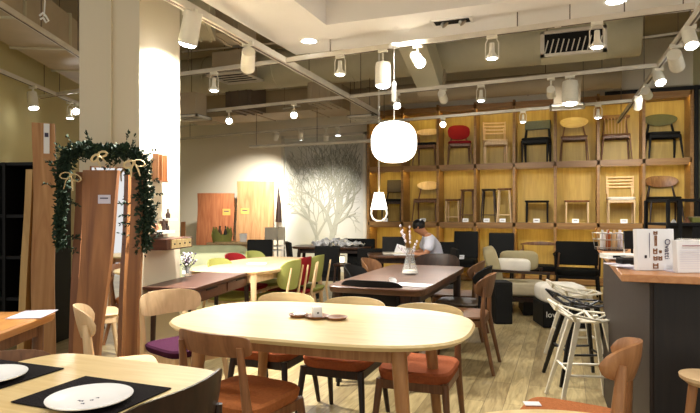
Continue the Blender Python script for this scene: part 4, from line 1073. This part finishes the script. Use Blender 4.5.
stool_one(tuple(dp(575, 4.9)), fs_, 'white faceted metal bar stool standing behind the black one', 'whitemetal')

# ================================================================ main oak table
oc = cam(-.15, 2.90)
OR = .04
ot = table('oak_dining_table', 'large oak dining table with rounded sides in the centre', oc, OR, 1.55, .98, .74, 'oakx', 'oakleg', 3.0, th=.028, inset=(.28, .15), splay=.06, legr=.036, bev=.01)
tp = at(317, 318, .74)
t = thing('wavy_wooden_tray', 'wavy wooden serving tray on the oak table', 'tray', (tp.x, tp.y, .741), OR)
m = MB()
for x, w_ in ((-.105, .095), (0, .115), (.11, .10)):
    m.lathe([(.001, .004), (w_*.42, .004), (w_*.55, .014), (w_*.57, .014), (w_*.45, .0), (.001, .0)], c=(x, 0, 0), n=24, cap=False)
m.build('three_bowls', M['teak'], t)
t = thing('tea_light_holder', 'white cube candle holder with a dark hole on the wooden tray', 'candle holder', (tp.x, tp.y, .746), OR+.6)
MB().box((0, 0, .028), (.05, .05, .055)).build('cube_body', M['china'], t, bev=.006); MB().tube([(0, -.0255, .025), (0, -.027, .025)], .005, 10).build('hole', M['black'], t)
t = thing('white_dish', 'small white dish lying left on the wooden tray', 'dish', (tp.x-.1*math.cos(OR), tp.y-.1*math.sin(OR), .746), 0)
MB().lathe([(.001, .003), (.025, .003), (.036, .012), (.034, .013), (.02, .006), (.001, .006)], n=20, cap=False).build('dish_body', M['china'], t)
# chairs around it
OG = 'wooden chairs with orange seats around the oak table'
ob = dict(kind='panel', w=.42, h=.10, n=5, curve=.05, tilt=.2, low=1.0)
p = cam(-.50, 2.66)
chair(p, face(.5, .87), 'brown chair with orange seat pulled to the near side of the oak table', OG, 'teak', 'orangefab', ob, w=.43, d=.44, top=.77, legr=.019, pad=.06)
fb = dict(kind='panel', w=.43, h=.12, n=3, curve=.07, mat='oakx', tilt=.2)
for (a, b), wd_2, lb in (((-.50, 3.64), 'dark', 'oak-backed chair at the far side of the oak table, leftmost of three'), ((-.04, 3.44), 'dark', 'oak-backed chair at the far side of the oak table, middle one'), ((.40, 3.19), 'walnut', 'oak-backed chair at the far side of the oak table, rightmost of three')):
    chair(cam(a, b), PI, lb, OG, wd_2, 'rustfab', fb, w=.42, d=.44, top=.735, legr=.018, pad=.06, thick=.02, sh_=.44)
# purple seated chair
p = cam(-1.08, 3.64)
chair(p, face(.75, -.66), 'pale wooden chair with a dotted purple seat near the column', None, 'pale', 'purplefab', dict(kind='panel', w=.45, h=.15, n=3.5, curve=.09, low=1.1, tilt=.2, pin=.03), w=.42, d=.42, top=.765, legr=.017, pad=.05)

# ================================================================ near-left tables
nt = at(63, 350, .745)
ntw = .84
tA = table('oak_table_near', 'near oak table laid with white plates, bottom left', (nt.x+ntw/2-.02, nt.y-.86), PI/2, 1.7, ntw, .745, 'oak', 'oakleg', 9, th=.03, inset=(.15, .1), splay=.03, legr=.03); tA.name = 'oak_table'
def plate(px, py, label):
    p = at(px, py, .76)
    t = thing('dinner_plate', label, 'plate', (p.x, p.y, .750), .3, 'white plates on the near oak table')
    MB().lathe([(.001, .004), (.07, .004), (.085, .008), (.116, .017), (.117, .02), (.085, .012), (.07, .007), (.001, .007)], n=48, cap=False).build('plate_body', M['china'], t)
    m = MB()
    for x, y, w_ in ((-.02, -.01, .012), (.005, .0, .01), (.012, .02, .009), (-.005, -.03, .01), (-.03, -.006, .006)):
        m.box((x, y, .0075), (w_, .003, .0008), rz=.5); m.box((x+.003, y, .0075), (.003, w_*.8, .0008), rz=.5)
    m.build('printed_motif', M['ink'], t)
for (px, py, lb), rz1 in zip(((90, 399, 'white oval-looking plate with a small blue motif, nearer one'), (-13, 377, 'white plate cut off by the left edge of the picture')), (0, 0)):
    plate(px, py, lb)
    q = at(px, py, .745)
    tag(MB().box((0, 0, .002), (.35, .27, .003)).build('placemat', M['placemat'], loc=(q.x-.01, q.y+.025, .7465), rz=.0), 'black cloth placemat under '+('the nearer plate with the blue motif' if px > 0 else 'the plate at the left picture edge'), 'placemat', 'black placemats')
# dark chair right of the near table
p = cam(-.70, 1.71); chair(p, PI/2, 'near-black wooden chair with a curved back at the bottom left, close to the viewer', None, 'dark', 'blackfab', dict(kind='panel', w=.50, h=.26, n=5, curve=.07, tilt=.2), w=.47, d=.44, top=.80, legr=.018)
p = at(-4, 366, .77); chair(Vector((p.x, p.y, 0)), -PI/2-.4, 'brown chair with a low curved back at the left side of the near table', None, 'walnut', 'brownleather', dict(kind='panel', w=.46, h=.14, n=4, curve=.08, tilt=.2), w=.44, d=.372, top=.77)
# orange table left
q = at(57, 311.5, .745); q2 = at(57, 318.5, .745)
zc0 = .555*F/(311.5-HY)
far_c = dp(57, zc0); near_c = at(4, 331, .745)
dv = far_c-Vector((near_c.x, near_c.y, 0)); an2 = math.atan2(dv.y, dv.x); Lt = dv.length+.25
ctr = (far_c+Vector((near_c.x, near_c.y, 0)))/2; 
nrm = Vector((-math.sin(an2), math.cos(an2), 0)); ctr = ctr+nrm*.40-Vector((math.cos(an2), math.sin(an2), 0))*.12
table('orange_wood_table', 'orange-toned wooden table at the left edge with a paper on it', ctr, an2, Lt, .8, .745, 'orangetop', 'walnut', 30, th=.045, inset=(.07, .07), splay=0, legr=.03)
p = at(33, 314.5, .746)
tag(MB().box((0, 0, .002), (.24, .17, .003)).build('paper_sheet', M['paperlilac'], loc=(p.x, p.y, .746), rz=an2+.1), 'pale printed sheet on the orange-toned table', 'paper')
# oak chair seen edge-on
p = cam(-1.25, 3.08)
chair(p, face(1, .475), 'light oak chair seen edge-on between the two left tables', None, 'pale', 'pale', dict(kind='panel', w=.38, h=.17, n=2.6, curve=.08, tilt=.22), w=.44, d=.372, top=.80, legr=.022, pad=.03)
# ================================================================ bottom right
p = cam(.92, 2.33)
chair(p, face(-.8, .5), 'reddish wooden chair with an orange seat beside the counter', None, 'beech', 'orangefab', dict(kind='panel', w=.34, h=.15, n=2.6, curve=.10, tilt=.2, pin=.05), w=.40, d=.42, top=.79, legr=.024, pad=.06, thick=.03)
for (a, b, r, lb) in ((.80, 2.46, .3, 'white tag lying on the far side of the orange seat'), (.90, 2.30, -.3, 'white tag lying on the near side of the orange seat')):
    q = cam(a, b)
    tag(MB().box((0, 0, .002), (.07, .05, .003)).build('seat_tag', M['paper'], loc=(q.x, q.y, .452), rz=r), lb, 'tag', 'white tags on the orange seat')
q = cam(.52, 1.19)
table('round_oak_table', 'round light wooden table top at the bottom edge', q, 0, .80, .80, .74, 'oak', 'oakleg', 2.0, th=.025, inset=(.2, .2))
q = dp(709, 2.0)
t = thing('round_stool', 'small round light wooden stool at the right edge', 'stool', (q.x, q.y, 0))
hz = zat(376, 2.0)
MB().lathe([(.001, hz-.03), (.07, hz-.03), (.093, hz-.012), (.095, hz), (.001, hz)], n=32, cap=False).build('seat', M['pale'], t)
for k in range(3):
    a = 2*PI*k/3+3.3; MB().tube([(.13*math.cos(a), .13*math.sin(a), 0), (.05*math.cos(a), .05*math.sin(a), hz-.03)], [.012, .016], 10).build('leg', M['beech'], t)

# ================================================================ left group: cabinet, slabs, mirror, garland
q = dp(18, 5.6)
t = thing('black_bookcase', 'tall black bookcase behind the leaning slabs at the left edge', 'bookcase', (q.x, q.y, 0), YAW-.1)
MB().box((0, .2, .885), (.85, .03, 1.77)).build('back_panel', M['black'], t)
for x in (-.42, 0, .42): MB().box((x, 0, .885), (.03, .4, 1.77)).build('side_panel', M['black'], t)
for z in (.05, .45, .85, 1.25, 1.755): MB().box((0, 0, z), (.84, .38, .03)).build('shelf', M['black'], t)
t, wd_, zt = board(15.5, 22.5, 168, 4.7, 'slabgold', 'thin tall golden strip board at the far left', th=.1, lean=.15)
t, wd_, zt = board(33, 53.5, 121, 4.75, 'slabpale', 'tallest golden-brown slab at the left with a long white tag', th=.14, lean=.12, rz=.45)
tagon(t, .02, zat(137, 4.75), zt, .12, .045, .26)
t, wd_, zt = board(23.5, 28, 195, 5.0, 'slabmid', 'thin dark brown board beside the golden strip board', th=.05, lean=.1)
t, wd_, zt = board(69, 77, 171, 3.85, 'slabred', 'narrow dark-edged plank at the left side of the garlanded group', th=.06, lean=.1, low=(-3, -4))
t, wd_, zt = board(77, 112, 169, 3.75, 'slabmid', 'broad brown slab with a white label under the garland', th=.05, lean=.1, low=(-6, -18))
tagon(t, .03, zat(199, 3.75), zt, .1, .085, .06, 'paperlilac')
t, wd_, zt = board(128, 140, 171, 3.75, 'slabmid', 'narrow brown slab right of the tall mirror', th=.05, lean=.06, low=(-5, -5))
# mirror
q = dp(113, 3.93)
t = thing('tall_mirror', 'tall narrow mirror standing between two brown slabs', 'mirror', (q.x, q.y, 0), YAW+.495)
mz = zat(168, 3.93)
MB().box((0, .02, mz/2), (.27, .02, mz)).build('mirror_glass', M['mirror'], t)
MB().box((0, .035, mz/2), (.29, .015, mz+.02)).build('backing_board', M['walnut'], t)
# garland
random.seed(21)
gz = 3.82
path = [(60, 246), (59, 225), (62, 205), (62, 185), (63, 168), (69, 155), (82, 149), (96, 151), (110, 153), (124, 151), (136, 154), (142, 166), (143, 182), (144, 200), (146, 216), (145, 232), (142, 248)]
G0 = dp(100, gz, 1.6)
g = thing('christmas_garland', 'dark green fir garland with cream bows draped around the mirror and slabs', 'garland', tuple(G0))
m = MB(); pts3 = [dp(px, gz, zat(py, gz))-G0 for px, py in path]
m.tube([p for p in pts3], .012, 6)
def leafat(c, d, ln, wd):
    s = d.cross(Vector((random.uniform(-1, 1), random.uniform(-1, 1), random.uniform(-1, 1)))).normalized()*wd
    u_ = d.cross(s).normalized()*wd*.25
    m.add([c, c+d*ln*.5+s, c+d*ln+u_, c+d*ln*.5-s], [(0, 1, 2), (0, 2, 3)])
for i in range(len(pts3)-1):
    a, b = pts3[i], pts3[i+1]; n = int((b-a).length*(1500 if i < 4 else 2300))
    fat = (.028 if i < 3 else .046) if i < 10 else (.055 if i > 11 else .046)
    for k in range(n):
        c = a.lerp(b, random.random())
        d = Vector((random.gauss(0, 1), random.gauss(0, 1), random.gauss(0, 1))).normalized()
        leafat(c+d*random.uniform(0, fat), d, random.uniform(.02, .045), random.uniform(.009, .016))
for k in range(60):
    i = random.randrange(len(pts3)-1); c = pts3[i].lerp(pts3[i+1], random.random())
    d = (RIGHT*random.gauss(0, 1)+Vector((0, 0, 1))*random.gauss(.3, 1)).normalized()
    for q_ in range(22):
        s_ = random.uniform(.02, .13); dd = (d+Vector((random.gauss(0, .6), random.gauss(0, .6), random.gauss(0, .6)))).normalized(); leafat(c+d*s_, dd, random.uniform(.015, .035), .006)
o = m.build('foliage', M['leaf'], g); 
def bow(px, py, s, r):
    c = dp(px, gz-.09, zat(py, gz-.09))-G0
    b = MB(); R = Matrix.Rotation(YAW, 3, 'Z') @ Matrix.Rotation(r, 3, 'Y')
    def loop(ang, ln, wd):
        pts = []
        for k in range(9):
            a = 2*PI*k/8; pts.append(c+R @ (Matrix.Rotation(ang, 3, 'Y') @ Vector((ln/2-ln/2*math.cos(a), 0, wd*math.sin(a)))))
        b.tube(pts, .008, 6, flat=.5)
    loop(.3, .075*s, .022*s); loop(PI-.3, .075*s, .022*s)
    for an_ in (-1.1, -2.0): 
        d = Matrix.Rotation(-an_, 3, 'Y') @ Vector((1, 0, 0)); b.tube([c, c+R @ Vector((d.x*.05*s, -.01, -abs(d.z)*.05*s)), c+R @ Vector((d.x*.07*s, 0, -abs(d.z)*.11*s))], [.007, .009, .007], 6, flat=.4)
    b.cushion(c, (.025, .02, .025), 1.0, 10, 6)
    b.build('bow', M['bow'], g)
bow(71, 175, 1.0, .2); bow(98, 155, .8, -.5); bow(134, 162, 1.0, -.1)

# ================================================================ column shelves and console
def colpt(px, z, off=0.0):                 # point on the right-hand face of the column at a pixel column
    u = (px-CX)/F
    # solve c_corner + uy*t seen at px
    A0 = c_corner+ux*off
    ca, cb = A0.dot(RIGHT), A0.dot(FWD); da, db = uy.dot(RIGHT), uy.dot(FWD)
    tt = (u*cb-ca)/(da-u*db); p = A0+uy*tt; return Vector((p.x, p.y, z)), cb+tt*db
RZC = CR+PI/2
def onface(px, py, off): p, zc = colpt(px, 0, off); p.z = zat(py, zc); return p, zc
# local X runs along the face (away from viewer), local -Y points out of the face
p, zc = onface(160, 168, .035); t = thing('wall_rack', 'small wooden rack of upright slats high on the column', 'rack', tuple(p), RZC)
hh = 27*zc/F; ln = .13
MB().box((0, .02, 0), (ln, .01, hh)).build('back_board', M['pale'], t)
for x in (-ln/2, -.01, ln/2): MB().box((x, 0, 0), (.012, .05, hh)).build('slat', M['teak'], t)
MB().box((0, -.005, -hh/2), (ln, .06, .012)).build('ledge', M['walnut'], t)
p, zc = onface(161, 232, .06); t = thing('wall_shelf', 'small pale shelf with bottles on the column', 'shelf', tuple(p), RZC)
MB().box((0, 0, 0), (.24, .11, .022)).build('shelf_board', M['white'], t); MB().box((0, .045, -.025), (.2, .02, .04)).build('bracket', M['walnut'], t)
for k, (dx, r, h_, mt, lb) in enumerate(((-.08, .02, .07, 'slabred', 'red-brown jar on the column shelf'), (-.02, .016, .05, 'pale', 'short pale cup on the column shelf'), (.04, .018, .09, 'dark', 'dark bottle on the column shelf'), (.09, .02, .05, 'dark', 'low dark tin on the column shelf'))):
    q = p+uy*dx+Vector((0, 0, .0115)); tag(MB().lathe([(r, 0), (r, h_*.6), (r*.5, h_*.75), (r*.5, h_)], n=14).build(lb.split(' ')[-5] if False else ('jar', 'cup', 'bottle', 'tin')[k], M[mt], loc=tuple(q)), lb, ('jar', 'cup', 'bottle', 'tin')[k])
p, zc = onface(168, 219.5, .05); t = thing('corner_shelf', 'short upper pale shelf with a small bottle on the column', 'shelf', tuple(p), RZC)
MB().box((0, 0, 0), (.14, .09, .018)).build('shelf_board', M['white'], t); MB().box((0, .035, -.02), (.1, .018, .03)).build('bracket', M['walnut'], t)
tag(MB().lathe([(.018, 0), (.02, .03), (.007, .05), (.007, .075)], n=14).build('perfume_bottle', M['dark'], loc=tuple(p+Vector((0, 0, .01)))), 'tiny dark bottle on the upper column shelf', 'bottle')
p, zc = onface(167, 243.5, .09); t = thing('drawer_box', 'dark wooden wall box with four small light drawers on the column', 'drawer box', tuple(p), RZC)
MB().box((.05, 0, 0), (.42, .17, .085)).build('box_body', M['console'], t, bev=.003)
for k in range(4):
    dd = MB().box((0, 0, 0), (.075, .012, .066)).build('drawer', M['oakx'], t); dd.location = (-.06+.082*k, -.088, 0)
    MB().cushion((0, -.01, 0), (.012, .014, .012), 1.0, 10, 6).build('knob', M['black'], dd)
# console desk along the column
q0 = c_corner+ux*.01+uy*.02; CLn, CWd, CHt = 1.25, .42, .735
cq = q0+ux*CWd/2+uy*CLn/2
t = thing('writing_desk', 'dark red-brown writing desk with drawers beside the column', 'desk', (cq.x, cq.y, 0), RZC)
MB().box((0, 0, CHt-.012), (CLn, CWd, .024)).build('desk_top', M['console'], t, bev=.003)
MB().box((0, 0, CHt-.075), (CLn-.06, CWd-.05, .10)).build('drawer_case', M['console'], t)
for k in (-1, 1):
    dd = MB().box((0, 0, 0), (CLn/2-.06, .012, .075)).build('drawer', M['console'], t, bev=.002); dd.location = (k*(CLn/4-.01), -CWd/2+.022, CHt-.075)
    MB().box((0, -.008, .03), (.2, .01, .01)).build('pull', M['black'], dd)
for sx in (-1, 1):
    for sy in (-1, 1): MB().tube([(sx*(CLn/2-.05), sy*(CWd/2-.05), 0), (sx*(CLn/2-.06), sy*(CWd/2-.06), CHt-.12)], [.014, .022], 10).build('leg', M['dark'], t)
fp = at(187, 277, CHt)
t = thing('flower_vase', 'clear glass jar of small white and violet flowers on the writing desk', 'vase', (fp.x, fp.y, CHt))
MB().lathe([(.035, 0), (.042, .01), (.042, .075), (.03, .09), (.028, .09), (.038, .075), (.038, .012), (.001, .01)], n=20, cap=False).build('glass_body', M['glass'], t)
MB().box((0, -.043, .045), (.03, .002, .03), rz=.3).build('paper_label', M['paper'], t)
fw = thing('flower_bunch', 'small white and violet blossoms in the glass jar on the writing desk', 'flowers', (fp.x, fp.y, CHt+.012))
m1 = MB(); m2 = MB(); m3 = MB()
for k in range(60):
    a = random.uniform(0, 2*PI); r = random.uniform(0, .08); z = .085+random.uniform(.0, .10)+(.08-r)*.3
    c = Vector((r*math.cos(a), r*math.sin(a), z)); m3.tube([(c.x*.15, c.y*.15, .02), (c.x*.3, c.y*.3, .07), c], .0012, 4)
    (m1 if k % 2 else m2).cushion(c, (.02, .02, .014), 1.0, 6, 4)
m3.build('stems', M['leaf'], fw); m1.build('white_blossoms', M['bloom'], fw); m2.build('violet_blossoms', M['bloomdark'], fw)
for k, (px, py, lb) in enumerate(((163, 278.5, 'white card lying on the writing desk by the column'), (171, 277, 'second small white card on the writing desk near the jar'))):
    q = at(px, py, CHt); tag(MB().box((0, 0, .0015), (.08, .05, .002)).build('small_card', M['paper'], loc=(q.x, q.y, CHt+.0005), rz=.3+k), lb, 'card')
